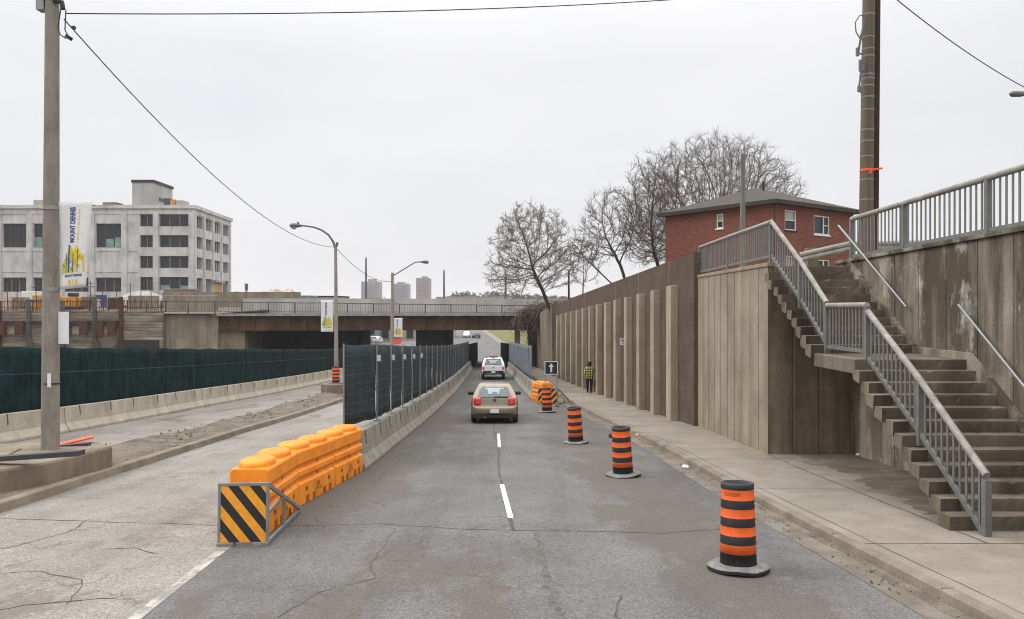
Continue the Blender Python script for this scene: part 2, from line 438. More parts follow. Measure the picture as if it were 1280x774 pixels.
gx = t.math('GREATER_THAN', t.math('FRACT', t.math('DIVIDE', t.math('ADD', o['X'], .06), .13)), .45)
gz = t.math('GREATER_THAN', t.math('FRACT', t.math('DIVIDE', o['Z'], .14)), .45)
c = t.mix(t.math('MULTIPLY', t.math('ADD', gx, gz), .5), (.46, .43, .15), (.035, .038, .016))
M['shirt'] = t.done(c, .9, 0, .2)
M['bark'] = simple('dark_bark', (.050, .042, .036), .95, 0, .1, .35, 8, (1, 1, .2), .4)
M['twig'] = simple('bare_twigs', (.098, .080, .068), .95, 0, .1, .3, 1.5)
M['twig_pale'] = simple('pale_twigs', (.12, .10, .082), .95, 0, .1, .3, 1.5)
M['leaf_dry'] = simple('sparse_yellow_leaves', (.19, .155, .085), .9, 0, .2, .35, 2)
M['leaf_brown'] = simple('dry_brown_leaves', (.21, .145, .10), .9, 0, .2, .45, 2)
M['far_tree'] = simple('far_treeline', (.26, .225, .21), .95, 0, .1, .35, .08)
M['tower_a'] = simple('tower_grey_concrete', (.25, .23, .24), .9, 0, .2, .1, .05)
M['tower_b'] = simple('tower_brown_brick', (.25, .19, .185), .9, 0, .2, .1, .05)
M['tower_win'] = simple('tower_window_band', (.16, .15, .165), .5, 0, .4, .2, .1)
M['teal'] = simple('teal_cladding', (.17, .27, .27), .6, 0, .3, .2, .2)
M['beige'] = simple('beige_render', (.34, .29, .215), .9, 0, .2, .18, .3)
M['pink'] = simple('pale_pink_render', (.46, .35, .29), .9, 0, .2, .18, .3)
M['sign_black'] = simple('sign_black', (.015, .015, .02), .5, 0, .4, .15, 6)
M['sign_red'] = simple('sign_red', (.50, .05, .05), .5, 0, .4, .15, 6)
M['tape'] = simple('orange_tape', (.75, .10, .04), .6, 0, .3, .15, 9)
M['tarp'] = simple('white_tarp', (.30, .285, .27), .8, 0, .2, .15, .8)
M['machine'] = simple('construction_yellow', (.50, .21, .02), .6, 0, .3, .25, 1)
M['litter'] = simple('litter_white', (.6, .6, .62), .7, 0, .3, .1, 9)
M['hazard'] = stripes('hazard_stripes', (.80, .33, .02), (.018, .018, .022), 1.0, .80, .285)
M['hazard_small'] = stripes('hazard_stripes_small', (.70, .30, .02), (.02, .02, .02), 1.0, -.9, .30)

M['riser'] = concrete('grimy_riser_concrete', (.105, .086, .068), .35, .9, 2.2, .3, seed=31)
M['mesh_wire'] = simple('dull_mesh_wire', (.085, .095, .10), .6, .2, .3, .2, 7)
# scuffed plastic of the water barriers: grime runs and pale scrapes
t = NT('scuffed_orange_plastic')
c = t.ramp(t.noise(1.6, 7, .65), [(.3, (.70, .185, .008)), (.5, (.84, .25, .010)), (.72, (.88, .31, .022))])
g = t.ramp(t.noise(5, 8, .75, (1, 1, .28)), [(.50, 0.0), (.68, 1.0)])
c = t.mix(t.math('MULTIPLY', g, .42), c, (.20, .095, .035))
g = t.ramp(t.noise(16, 6, .8, (1, .25, 1), (3, 1, 2)), [(.60, 0.0), (.66, 1.0)])
c = t.mix(t.math('MULTIPLY', g, .35), c, (.80, .48, .20))
M['orange'] = t.done(c, .55, 0, .35)
# wear along the wall and block faces: holes and rust runs are left to the concrete stains
# ------------------------------------------------------------------ polylines of the setting (x as a function of y)
KERB = [(-60, 4.95), (-20, 4.85), (5, 4.55), (8, 4.46), (10.7, 4.30), (15, 4.10), (18.1, 4.05), (23.4, 3.88), (28.7, 3.45), (38.7, 2.79), (47, 2.40), (60, 1.75), (95, -.1), (140, -3.2), (260, -10)]
LEFTB = [(-60, -14.6), (0, -14.5), (20, -14.4), (27, -14.3), (36, -14.2), (53, -13.5), (75, -12.8), (260, -12.5)]   # base of the left barrier row, road side
MIDB = [(10, -3.25), (17, -3.2), (27, -3.2), (36, -3.25), (47, -3.35), (68, -3.72), (76, -3.95), (110, -4.2), (260, -10)]
def kx(y): return (lerp_k(KERB, y - 1.2) + lerp_k(KERB, y) + lerp_k(KERB, y + 1.2)) / 3
def lx(y): return lerp_k(LEFTB, y)
def mx(y): return (lerp_k(MIDB, y - 2) + lerp_k(MIDB, y) + lerp_k(MIDB, y + 2)) / 3
def wx(y): return 7.68 - .0713 * y             # road side face of the pilasters
def wtop(y): return 4.40 - (y - 27.4) * .0425

def ys(a, b, d):
    n = max(1, int(math.ceil((b - a) / d))); return [a + (b - a) * i / n for i in range(n + 1)]
def sheet(name, xl, xr, yy, dz, mat, nx=1, z=None):
    mb = MB(); vs = []; fs = []
    for y in yy:
        for i in range(nx + 1):
            x = xl(y) + (xr(y) - xl(y)) * i / nx
            vs.append((x, y, (z(x, y) if z else zr(y)) + dz))
    w = nx + 1
    for j in range(len(yy) - 1):
        for i in range(nx): fs.append((j * w + i, j * w + i + 1, (j + 1) * w + i + 1, (j + 1) * w + i))
    mb.add(vs, fs, 0, True)
    return tag(mb.build(name, mat), kind='structure')

yy = ys(-60, 0, 10) + ys(0, 120, 1.0)[1:] + ys(120, 260, 5)[1:]
sheet('ground', lambda y: -3500, lambda y: 3500, ys(-300, -60, 60) + ys(-60, 260, 4)[1:] + [400, 800, 1600, 4200], -.10, M['ground'])
sheet('road', lambda y: -3.75 if y < 16 else lerp_k([(16, -3.75), (60, -4.6), (95, -4.6), (260, -9)], y), lambda y: kx(y) - .42, yy, 0, M['asphalt'], 4)
sheet('left_road', lambda y: lx(y) - 1.6, lambda y: -3.75 if y < 16 else lerp_k([(16, -3.75), (60, -4.6), (95, -4.6), (260, -9)], y), yy, 0, M['old_concrete_road'], 4)
sheet('gutter', lambda y: kx(y) - .42, lambda y: kx(y) + .05, yy, .004, M['gutter'])
sheet('far_road', lambda y: lerp_k([(97, -14), (260, -42), (400, -60)], y), lambda y: lerp_k([(97, 0), (150, -2.5), (200, -6.2), (260, -11), (400, -30)], y), ys(97, 400, 6), .012, M['far_asphalt'])
# kerb: a real step
mb = MB()
mb.sweep([(0, -.02), (.025, .115), (.05, .135), (.17, .137), (.17, -.02)], [(Vector((kx(y), y, zr(y))), Vector((1, 0, 0))) for y in ys(-30, 110, 1)])
tag(mb.build('kerb', M['kerb']), kind='structure')
def swr(y): return 8.6 if y < 26 else wx(y) + .5
sheet('sidewalk', lambda y: kx(y) + .17, swr, ys(-30, 24, 1) + [25.9, 26.0] + ys(27, 110, 1), .133, M['sidewalk'], 3)
# tooled joints of the sidewalk: thin dark lines just above it
mb = MB()
def ribbon(mb, pts, w, dz, jit=0.0, rnd=random, seg=.25):
    P = []
    for a, b in zip(pts, pts[1:]):
        n = max(1, int(math.hypot(b[0] - a[0], b[1] - a[1]) / seg))
        for i in range(n): P.append((a[0] + (b[0] - a[0]) * i / n, a[1] + (b[1] - a[1]) * i / n))
    P.append(pts[-1][:2])
    vs = []; fs = []
    off = 0
    for i, (x, y) in enumerate(P):
        x2, y2 = P[min(i + 1, len(P) - 1)]; x1, y1 = P[max(i - 1, 0)]
        dx, dy = x2 - x1, y2 - y1; L = math.hypot(dx, dy) or 1; nx, ny = -dy / L, dx / L
        off = off * .7 + rnd.uniform(-jit, jit)
        ww = w * (rnd.uniform(.45, 1.4) if jit else 1) / 2
        for s in (-1, 1):
            px, py = x + nx * (off + s * ww), y + ny * (off + s * ww)
            vs.append((px, py, zr(py) + dz))
    for i in range(len(P) - 1): fs.append((2 * i, 2 * i + 1, 2 * i + 3, 2 * i + 2))
    mb.add(vs, fs)
for y in ys(2, 62, 1)[::4]:
    ribbon(mb, [(kx(y) + .2, y), (swr(y) - .5, y - .02)], .016, .1375, .006)
ribbon(mb, [(kx(y) + .34, y) for y in ys(2, 60, 2)], .014, .1375, .006)
ribbon(mb, [(6.15, 18.8), (6.1, 14), (6.12, 10)], .03, .1375, .012)
tag(mb.build('sidewalk_joints', M['tar_soft']), kind='structure')
sheet('stair_shade_on_sidewalk', lambda y: 6.75 + .16 * sin(y * 2.1) + .11 * sin(y * 5.3 + 1) + .07 * sin(y * 11.7) - .5 * max(0, 15 - y) / 3, lambda y: 8.2, ys(11.8, 18.78, .09), .1372, concrete('shaded_sidewalk', (.200, .170, .136), .6, .7, 1.3, .25, seed=21))  # shade under the stairs, laid on the sidewalk as a darker sheet

# road markings and cracks
mb = MB()
def marking(name, pts, w, mat, dz=.005):
    mb = MB(); ribbon(mb, pts, w, dz); return tag(mb.build(name, mat), kind='structure')
marking('lane_dash', [(-.02, 12.15), (-.20, 15.25)], .088, M['line_white'])
marking('lane_dash', [(-.345, 21.2), (-.43, 24.7)], .088, M['line_white'])
marking('lane_dash', [(-.62, 30.3), (-.78, 33.5)], .088, M['line_white'])
marking('lane_dash', [(.14, 3.1), (.10, 6.0)], .088, M['line_white'])
marking('edge_line', [(-3.55, 2), (-3.68, 7.6), (-3.80, 10.1)], .13, M['line_faded'])
rc = random.Random(5)
mb = MB()
ribbon(mb, [(-9.5, 12.3), (-7.4, 12.05), (-5.2, 11.75), (-3.6, 11.6), (-2.0, 11.75), (-.5, 11.35), (1.2, 11.25), (2.2, 11.15)], .020, .004, .02, rc, .14)
ribbon(mb, [(.02, 11.3), (-.02, 12.15), (-.24, 15.4), (-.36, 21.1), (-.56, 25), (-.75, 31)], .05, .003, .016, rc, .15)
ribbon(mb, [(-1.75, 11.4), (-1.72, 9.6), (-1.55, 8.9), (-2.05, 8.4), (-2.3, 7.6)], .014, .004, .03, rc, .12)
ribbon(mb, [(-6.6, 12.0), (-6.4, 11.4), (-6.6, 10.4), (-7, 9.8)], .022, .004, .03, rc, .12)
ribbon(mb, [(-.9, 12.2), (-.2, 12.3), (.02, 12.1)], .012, .004, .02, rc, .1)
ribbon(mb, [(-4.6, 8.0), (-4.9, 8.9), (-5.6, 9.2), (-6.2, 9.0)], .016, .004, .04, rc, .12)
ribbon(mb, [(-4.6, 10.0), (-5.0, 10.3), (-5.4, 10.25)], .02, .004, .03, rc, .12)
ribbon(mb, [(-5.3, 7.7), (-5.0, 7.95), (-4.2, 8.2)], .02, .004, .03, rc, .12)
ribbon(mb, [(1.2, 8.3), (1.0, 7.6), (1.15, 7.2)], .025, .004, .03, rc, .1)
ribbon(mb, [(2.2, 11.15), (3.6, 11.5)], .018, .004, .02, rc, .14)
tag(mb.build('road_cracks', M['tar']), kind='structure')
mb = MB()
ribbon(mb, [(.34, 11.2), (.36, 10.0), (.42, 8.7), (.46, 7.6), (.46, 6)], .075, .0025, .030, rc, .05)
tag(mb.build('ravelled_seam', M['tar_soft']), kind='structure')

# dirt in the gutter
mb = MB()
def gut(u, v):
    y = 6 + v * 40
    return (kx(y) - .02 - u * (.09 + .05 * sin(y * 1.7) + .03 * sin(y * 4.3)), y, zr(y) + .006 + (1 - u) * .03)
mb.grid(gut, 2, 160)
tag(mb.build('gutter_grit', M['dirt']), kind='stuff')

# ------------------------------------------------------------------ median strip on the left
MEDL = lambda y: lerp_k([(-20, -11.2), (13, -11.2), (24, -10.75), (29, -10.65), (42, -10.9), (60, -11), (75, -11)], y)
MEDR = lambda y: lerp_k([(-20, -8.2), (12.6, -8.25), (15, -8.35), (18, -8.42), (25, -8.62), (31, -8.5), (39, -8.5), (75, -8.6)], y)
mb = MB()
mb.sweep([(.0, -.02), (-.03, .14), (-.06, .16), (-.20, .16), (-.20, -.02)], [(Vector((MEDR(y), y, zr(y))), Vector((1, 0, 0))) for y in ys(-20, 75, 1)])
tag(mb.build('median_kerb', M['kerb']), kind='structure')
rm = random.Random(3)
def med(u, v):
    y = -20 + 95 * v; xa, xb = MEDL(y), MEDR(y) - .20
    x = xa + (xb - xa) * u
    h = .15 * min(1, u * 6) - .02 * (u == 0) + .05 * sin(x * 2.3 + y * .9) * min(u * 4, 1) * min((1 - u) * 4, 1) + rm.uniform(-.02, .02) * min((1 - u) * 9, 1)
    return (x, y, zr(y) + h)
mb = MB(); mb.grid(med, 12, 260)
tag(mb.build('median_dirt', M['dirt']), kind='structure')
mb = MB()
for _ in range(420):
    y = rm.uniform(9, 55); u = rm.random(); x = MEDL(y) + (MEDR(y) - .3 - MEDL(y)) * u
    s = rm.uniform(.015, .06) * (1.8 if rm.random() < .06 else 1)
    mb.box((x, y, zr(y) + .15), (s * 1.3, s, s * .8), rz=rm.uniform(0, 3), rx=rm.uniform(-.4, .4))
tag(mb.build('median_rubble', M['plinth']), kind='stuff')

def smooth_poly(pts, r=2):
    for _ in range(r):
        q = []
        for i in range(len(pts)):
            a, b = pts[i], pts[(i + 1) % len(pts)]
            q += [(a[0] * .75 + b[0] * .25, a[1] * .75 + b[1] * .25), (a[0] * .25 + b[0] * .75, a[1] * .25 + b[1] * .75)]
        pts = q
    return pts
def plinth(name, pts, top, label):
    mb = MB(); n = len(pts); vs = []; fs = []
    cx = sum(p[0] for p in pts) / n; cy = sum(p[1] for p in pts) / n
    rings = [(1.0, None), (1.0, -.05), (.985, -.012), (.96, 0)]
    for k, (s, dz) in enumerate(rings):
        for x, y in pts:
            px, py = cx + (x - cx) * s, cy + (y - cy) * s
            vs.append((px, py, zr(y) - .02 if dz is None else top(px, py) + dz))
    for k in range(3):
        for i in range(n): fs.append((k * n + i, k * n + (i + 1) % n, (k + 1) * n + (i + 1) % n, (k + 1) * n + i))
    fs.append(tuple(3 * n + i for i in range(n)))
    mb.add(vs, fs)
    o = mb.build(name, M['plinth'], loc=(cx, cy, zr(cy)))
    return tag(o, label, 'plinth', 'concrete plinths on the median')
plinth('pole_plinth', smooth_poly([(-8.5, 17.1), (-11.1, 17.3), (-11.4, 15), (-11.4, 12.6), (-9.7, 12.9), (-9.0, 13.6), (-8.55, 14.8)], 1), lambda x, y: -.31 + (16 - y) * .03,
       'worn concrete plinth carrying the bannered pole and dark planks on the median')
plinth('pole_plinth', smooth_poly([(-9.4, 43.6), (-9.4, 46.2), (-10.6, 46.2), (-11.0, 45.0), (-10.8, 43.8)], 1), lambda x, y: zr(y) + .62,
       'low concrete plinth under the curved lamp post and banded drum')

# ------------------------------------------------------------------ right side: walls
# brown wall with pilasters
r = empty('retaining_wall', (wx(40) + .5, 40, zr(40)), label='long brown retaining wall with pale pilasters beside the sidewalk', cat='wall')
mb = MB(); S = ys(25.9, 63, 1.2)
P0 = [(Vector((wx(y) + .24, y, 0)), y) for y in S]
vs = []; fs = []
for x, y in [((p.x), y) for p, y in P0]:
    for dx, z in ((0, zr(y) - .3), (0, wtop(y)), (.42, wtop(y)), (.42, zr(y) - .3)): vs.append((x + dx, y, z))
for i in range(len(S) - 1):
    for k in range(3): fs.append((i * 4 + k, (i + 1) * 4 + k, (i + 1) * 4 + k + 1, i * 4 + k + 1))
fs += [(0, 1, 2, 3), tuple(4 * (len(S) - 1) + k for k in (3, 2, 1, 0))]
mb.add(vs, fs); mb.build('wall_panel', M['brown_aggregate'], r)
for i in range(15):
    y0 = 27.75 + 2.415 * i; 
    if y0 > 61.5: break
    mb = MB(); w = .50 if i else .62
    poly = [(wx(y0) - .03, y0), (wx(y0) + .32, y0), (wx(y0 + w) + .32, y0 + w), (wx(y0 + w) - .03, y0 + w)]
    mb.prism(poly, lambda x, y: zr(y) - .2, lambda x, y: wtop(y) - .98)
    mb.build('pilaster', M['pilaster'], r, bevel=.02)
mb = MB()
for i in range(8):                          # joints of the coping band
    y0 = 28.9 + 4.83 * i
    mb.b2((wx(y0) + .228, y0, wtop(y0) - 1.05), (wx(y0) + .26, y0 + .05, wtop(y0) - .005))
mb.build('coping_joint', M['pilaster'], r)

# board marked block
r = empty('concrete_abutment', (7.2, 22, zr(22)), label='big pale board-marked concrete block that the top of the stairs stands on', cat='wall')
def face_notched(x, y0, y1, n, back, depth=.04, w=.05):
    pts = []
    L = (y1 - y0) / n
    for i in range(n):
        a = y0 + L * i
        if i > 0: pts += [(x, a - w / 2), (x + depth, a - w / 4), (x + depth, a + w / 4), (x, a + w / 2)]
    return [(x, y0)] + pts + [(x, y1)]
f = face_notched(6.2, 18.8, 25.88, 10, 8.4)
poly = [(8.2, 18.8)] + [(8.2, 25.88)] + f[::-1]
# end face joints
e = [(6.2, 18.8), (6.78, 18.8), (6.80, 18.815), (6.83, 18.815), (6.85, 18.8), (7.42, 18.8), (7.44, 18.815), (7.47, 18.815), (7.49, 18.8), (8.2, 18.8)]
poly = e + [(8.2, 25.88)] + f[:0:-1]
mb = MB(); mb.prism(poly, -2.2, lambda x, y: 3.62 + (y - 18.8) * .008)
o = mb.build('block_body', M['wall_pale'], r)
o.data.materials.append(M['wall_dark'])  # recess end: stain and recess shade both put into a darker concrete
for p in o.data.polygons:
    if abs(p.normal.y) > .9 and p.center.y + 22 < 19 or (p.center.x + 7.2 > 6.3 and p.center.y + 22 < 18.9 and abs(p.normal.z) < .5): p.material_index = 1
mb = MB(); mb.b2((6.17, 18.77, 3.60), (6.62, 25.88, 3.70)); mb.build('coping', M['wall_pale'], r, bevel=.015)

# tall stained wall behind the stairs
r = empty('stair_wall', (8.45, 10, zr(10)), label='tall stained concrete wall with grooves behind the staircase', cat='wall')
f = face_notched(8.2, -14, 19.6, 34, 8.5, .018, .026)
poly = [(8.5, -14)] + [(8.5, 19.6)] + f[::-1]
mb = MB(); mb.prism(poly, lambda x, y: -2, lambda x, y: 3.70 + max(0, 19.1 - y) * .018)
mb.build('wall_body', M['wall_right'], r)
mb = MB()
mb.prism([(8.14, -14), (8.58, -14), (8.58, 19.6), (8.14, 19.6)], lambda x, y: 3.70 + max(0, 19.1 - y) * .018, lambda x, y: 3.78 + max(0, 19.1 - y) * .018)
mb.build('coping', M['wall_right'], r, bevel=.012)

# upper ground behind the walls
def upz(x, y): return min(3.62, wtop(y) - .75) + min(.5, max(0, x - 20) * .01)
sheet('upper_ground', lambda y: 8.45 if y < 18.9 else (8.1 if y < 26 else wx(y) + .6), lambda y: 160, ys(-20, 18.8, 6) + [18.95] + ys(25.8, 25.95, 1) + ys(26.2, 63, 3) + ys(66, 78, 4), 0, M['grass'], 6, z=upz)
sheet('upper_ground', lambda y: 5, lambda y: 300, ys(78, 240, 20), -.02, M['grass'], 6, z=lambda x, y: 2.1 + (x > 20) * .6)

# ------------------------------------------------------------------ staircase
XL, XR = 6.34, 8.2
r = empty('concrete_staircase', (7.2, 12, zr(12) + .13), label='concrete staircase with open sawtooth side climbing to the street above', cat='staircase')
def flight(name, y0, z0, n, run, rise, th):
    mb = MB(); prof = []; y = y0; z = z0
    prof.append((y0, z0 - .25))
    for k in range(n):
        prof.append((y, z)); z += rise; prof.append((y - .02, z - .035)); prof.append((y - .02, z)); y += run
        if k < n - 1: prof.append((y, z))
    yE, zE = y0 + run * (n - 1) + .02, z
    prof.append((yE, zE)); prof.append((yE, zE - th)); prof.append((y0 + .20, z0 - th + .16))
    n_ = len(prof)
    cl = [prof[0]]
    for p in prof[1:]:
        if (p[0] - cl[-1][0]) ** 2 + (p[1] - cl[-1][1]) ** 2 > 1e-8: cl.append(p)
    n_ = len(cl)
    rj = random.Random(len(name)); NX = 22; vs = []; fs = []
    for j in range(NX + 1):
        x = XL + (XR - .002 - XL) * j / NX; end = j in (0, NX)
        for k, (a, b) in enumerate(cl):
            edge = 0 < k < n_ - 3
            c = (rj.uniform(0, .020) if rj.random() < .12 else rj.uniform(0, .003)) if edge else 0
            vs.append((x + (rj.uniform(0, .035) if j == 0 and edge else 0), a + c, b - c * .7))
    for j in range(NX):
        for i in range(n_): fs.append((j * n_ + i, j * n_ + (i + 1) % n_, (j + 1) * n_ + (i + 1) % n_, (j + 1) * n_ + i))
    fs += [tuple(range(n_ - 1, -1, -1)), tuple(NX * n_ + q for q in range(n_))]
    mb.add(vs, fs)
    y = y0; z = z0 + rise; xe = XL - (.27 if rise < .18 else .13)
    for k in range(n - 1):                     # the ragged step ends that stand out beyond the railing
        ja, jb, jc = rj.uniform(-.03, .03), rj.uniform(-.02, .02), rj.uniform(-.05, .02)
        ya, yb, zt, zl = y - .005, y + run + .05 + jb, z - .004, z - .24 + jc
        p = [(xe + ja, ya + .01, zl), (XL + .03, ya, zl), (XL + .03, yb, zl + .04), (xe + ja + .02, yb - .02, zl + .05), (xe + ja + .01, ya + .012, zt - .006), (XL + .03, ya, zt), (XL + .03, yb, zt - .002), (xe + ja + .015, yb, zt - .008)]
        mb.hexa(p); y += run; z += rise
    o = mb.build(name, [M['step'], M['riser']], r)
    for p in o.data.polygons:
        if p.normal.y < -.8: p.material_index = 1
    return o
ZL = 1.68
flight('lower_flight', 10.72, -.455, 12, .283, (ZL + .455) / 12, .52)
mb = MB(); mb.b2((XL - .22, 13.86, ZL - .26), (XR - .003, 15.72, ZL)); mb.build('landing', M['step'], r, bevel=.012)
flight('upper_flight', 15.72, ZL, 11, .30, (3.62 - ZL) / 11, .42)
mb = MB()                                    # sloping concrete upstand along the wall
for (ya, za, yb, zb) in ((10.72, -.30, 13.8, 1.80), (13.8, 1.80, 15.72, 1.82), (15.72, 1.86, 18.75, 3.76)):
    mb.hexa([(8.09, ya, za - .3), (8.195, ya, za - .3), (8.195, yb, zb - .3), (8.09, yb, zb - .3), (8.09, ya, za), (8.195, ya, za), (8.195, yb, zb), (8.09, yb, zb)])
mb.build('upstand', M['wall_right'], r)
mb = MB(); mb.b2((XL, 18.74, 3.36), (8.19, 19.6, 3.615)); mb.build('top_step', M['step'], r)

# ------------------------------------------------------------------ railings
def railing(name, label, segs, posts, spacing, h=1.0, gap=.14, group=None, x_out=0.0, wide=.10):
    r = empty(name, posts[0], label=label, cat='railing', group=group)
    for a, b in segs:
        a, b = Vector(a), Vector(b)
        up = Vector((0, 0, 1))
        mb = MB(); mb.tube([a + up * h, b + up * h], wide / 2 * 1.05, 10); mb.build('top_rail', M['rail_top'], r)
        mb = MB(); mb.bar(a + up * gap, b + up * gap, .05, .07); mb.build('bottom_rail', M['rail'], r)
        d = b - a; L = math.hypot(d.x, d.y); n = max(2, int(round(L / spacing)))
        ang = atan2(d.y, d.x)
        for i in range(1, n):
            p = a + d * (i / n); mb = MB()
            mb.box((p.x, p.y, p.z + (gap + h) / 2), (.046, .016, h - gap - .03), rz=ang)
            mb.build('baluster', M['rail'], r)
    for p in posts:
        mb = MB(); mb.b2((p[0] - .045, p[1] - .045, p[2] - .06), (p[0] + .045, p[1] + .045, p[2] + h - .02)); mb.build('post', M['rail'], r)
    return r
XS = 6.36
def lz(y): return -.455 + (y - 10.72) / .283 * (ZL + .455) / 12 + .10
def uz(y): return ZL + .08 + (y - 15.72) * (3.62 - ZL) / 3.0
railing('stair_railing', 'grey baluster railing following the stairs, landing and block top',
        [((XS, 10.40, lz(10.40) - .06), (XS, 12.1, lz(12.1))), ((XS, 12.1, lz(12.1)), (XS, 13.88, lz(13.88) - .06)), ((XS, 13.90, ZL), (XS, 15.66, ZL)),
         ((XS, 15.68, ZL + .05), (XS, 17.1, uz(17.1))), ((XS, 17.1, uz(17.1)), (XS - .05, 18.9, 3.74)),
         ((6.30, 18.92, 3.72), (6.30, 22.6, 3.70)), ((6.30, 22.6, 3.70), (6.30, 26.0, 3.66))],
        [(XS, 10.40, lz(10.40) - .10), (XS, 12.1, lz(12.1)), (XS, 13.89, ZL), (XS, 15.67, ZL), (XS, 17.1, uz(17.1)), (XS - .05, 18.9, 3.72), (6.30, 22.6, 3.70), (6.30, 26.0, 3.66)], .152, .97)
wz = lambda y: 3.76 + max(0, 19.1 - y) * .018
railing('street_railing', 'grey railing of upright bars along the top of the stained wall',
        [((8.34, 19.05, wz(19.05)), (8.34, 16.5, wz(16.5))), ((8.34, 16.5, wz(16.5)), (8.34, 13.6, wz(13.6))), ((8.34, 13.6, wz(13.6)), (8.34, 10.7, wz(10.7))), ((8.34, 10.7, wz(10.7)), (8.34, 7.8, wz(7.8)))],
        [(8.34, y, wz(y)) for y in (19.05, 16.5, 13.6, 10.7, 7.8)], .175, 1.02, .10, wide=.11)
for o in bpy.data.objects:                    # the wide flat posts of the street railing
    if o.parent and o.parent.name.startswith('street_railing') and o.name.startswith('post'):
        for v in o.data.vertices: v.co.y = v.co.y  # keep
def handrail(p0, p1, label, brackets):
    r = empty('wall_handrail', p1, label=label, cat='handrail', group='pipe handrails on the stained wall')
    mb = MB(); mb.tube([p0, p1], .024, 8); mb.build('rail_pipe', M['galv'], r)
    for t in brackets:
        p = Vector(p0).lerp(Vector(p1), t); mb = MB(); mb.tube([p, p + Vector((.10, 0, -.05))], .014, 6); mb.build('bracket', M['galv'], r)
xh = 8.10
def onx(px, py, x=xh):
    y = F * x / (px - CX); return Vector((x, y, CZ + (CY - py) * y / F))
handrail(onx(1048, 282), onx(1133, 384), 'upper pipe handrail sloping beside the top flight', (.12, .5, .9))
handrail(onx(1198, 381), onx(1310, 520), 'lower pipe handrail sloping beside the bottom flight', (.1, .5, .9))
# ------------------------------------------------------------------ concrete barriers
def jersey_proto(name, mat, L):
    half = [(.305, 0), (.305, .08), (.175, .30), (.115, .81)]
    prof = half + [(-a, b) for a, b in half[::-1]]
    # ends narrowed a touch: chamfer
    mb = MB()
    ends = [(-L / 2 + .02, .96), (-L / 2 + .05, 1.0), (L / 2 - .05, 1.0), (L / 2 - .02, .96)]
    vs = []; fs = []; n = len(prof)
    for y, s in ends:
        for a, b in prof: vs.append((a * s, y, b if b < .5 else b - (1 - s) * .2))
    for i in range(3):
        for k in range(n): fs.append((i * n + k, (i + 1) * n + k, (i + 1) * n + (k + 1) % n, i * n + (k + 1) % n))
    fs.append(tuple(range(n))); fs.append(tuple(3 * n + k for k in range(n - 1, -1, -1)))
    mb.add(vs, fs)
    root = empty(name)
    mb.build('barrier_body', mat, root, world=False, bevel=.012)
    for y in (-L * .27, L * .27):
        for sd in (-1, 1):
            s = MB()
            s.hexa([(sd * .1185 - .02, y - .028, .805), (sd * .1185 + .02, y - .028, .805), (sd * .1185 + .02, y + .028, .805), (sd * .1185 - .02, y + .028, .805),
                    (sd * .10 - .03, y - .028, .812), (sd * .10 + .03, y - .028, .812), (sd * .10 + .03, y + .028, .812), (sd * .10 - .03, y + .028, .812)])
            s.hexa([(sd * .153 - .010, y - .022, .50), (sd * .153 + .010, y - .022, .50), (sd * .153 + .010, y + .022, .50), (sd * .153 - .010, y + .022, .50),
                    (sd * .116 - .012, y - .022, .808), (sd * .116 + .012, y - .022, .808), (sd * .116 + .012, y + .022, .808), (sd * .116 - .012, y + .022, .808)])
            s.build('lifting_slot', M['tar_soft'], root, world=False)  # slots are not cut in; their shade is put on as thin dark strips
    return root
def barrier_row(name, mat, fx, y0, y1, L, label, group, rnd):
    proto = None; y = y0
    while y < y1 - .5:
        ya, yb = y, y + L
        o = jersey_proto(name, mat, L) if proto is None else copy_tree(proto)
        if proto is None: proto = o
        ym = (ya + yb) / 2
        dx = fx(yb) - fx(ya); dz = zr(yb) - zr(ya)
        o.location = (fx(ym) + rnd.uniform(-.015, .015), ym, zr(ym) + .004)
        o.rotation_euler = (math.atan2(dz, L), 0, -math.atan2(dx, L) + rnd.uniform(-.004, .004))
        tag(o, label, 'concrete barrier', group)
        y += L * .995
rb = random.Random(11)
barrier_row('concrete_barrier', M['jersey'], lambda y: lx(y) - .305, 10.6, 78, 3.65, 'tan concrete barrier segment standing in front of the dark green screen', 'concrete barriers under the green screen', rb)
barrier_row('concrete_barrier', M['jersey_grey'], lambda y: mx(y) - .305, 16.95, 76, 3.65, 'grey concrete barrier segment under the wire mesh fence between the lanes', 'concrete barriers between the lanes', rb)
RB = lambda y: lerp_k([(38, 1.36), (40.5, 1.30), (68, .12), (78, -.35), (110, -1.8)], y)
barrier_row('concrete_barrier', M['jersey_grey'], RB, 40.0, 76, 3.65, 'grey concrete barrier segment under the tarped fence by the sidewalk', 'concrete barriers by the sidewalk', rb)

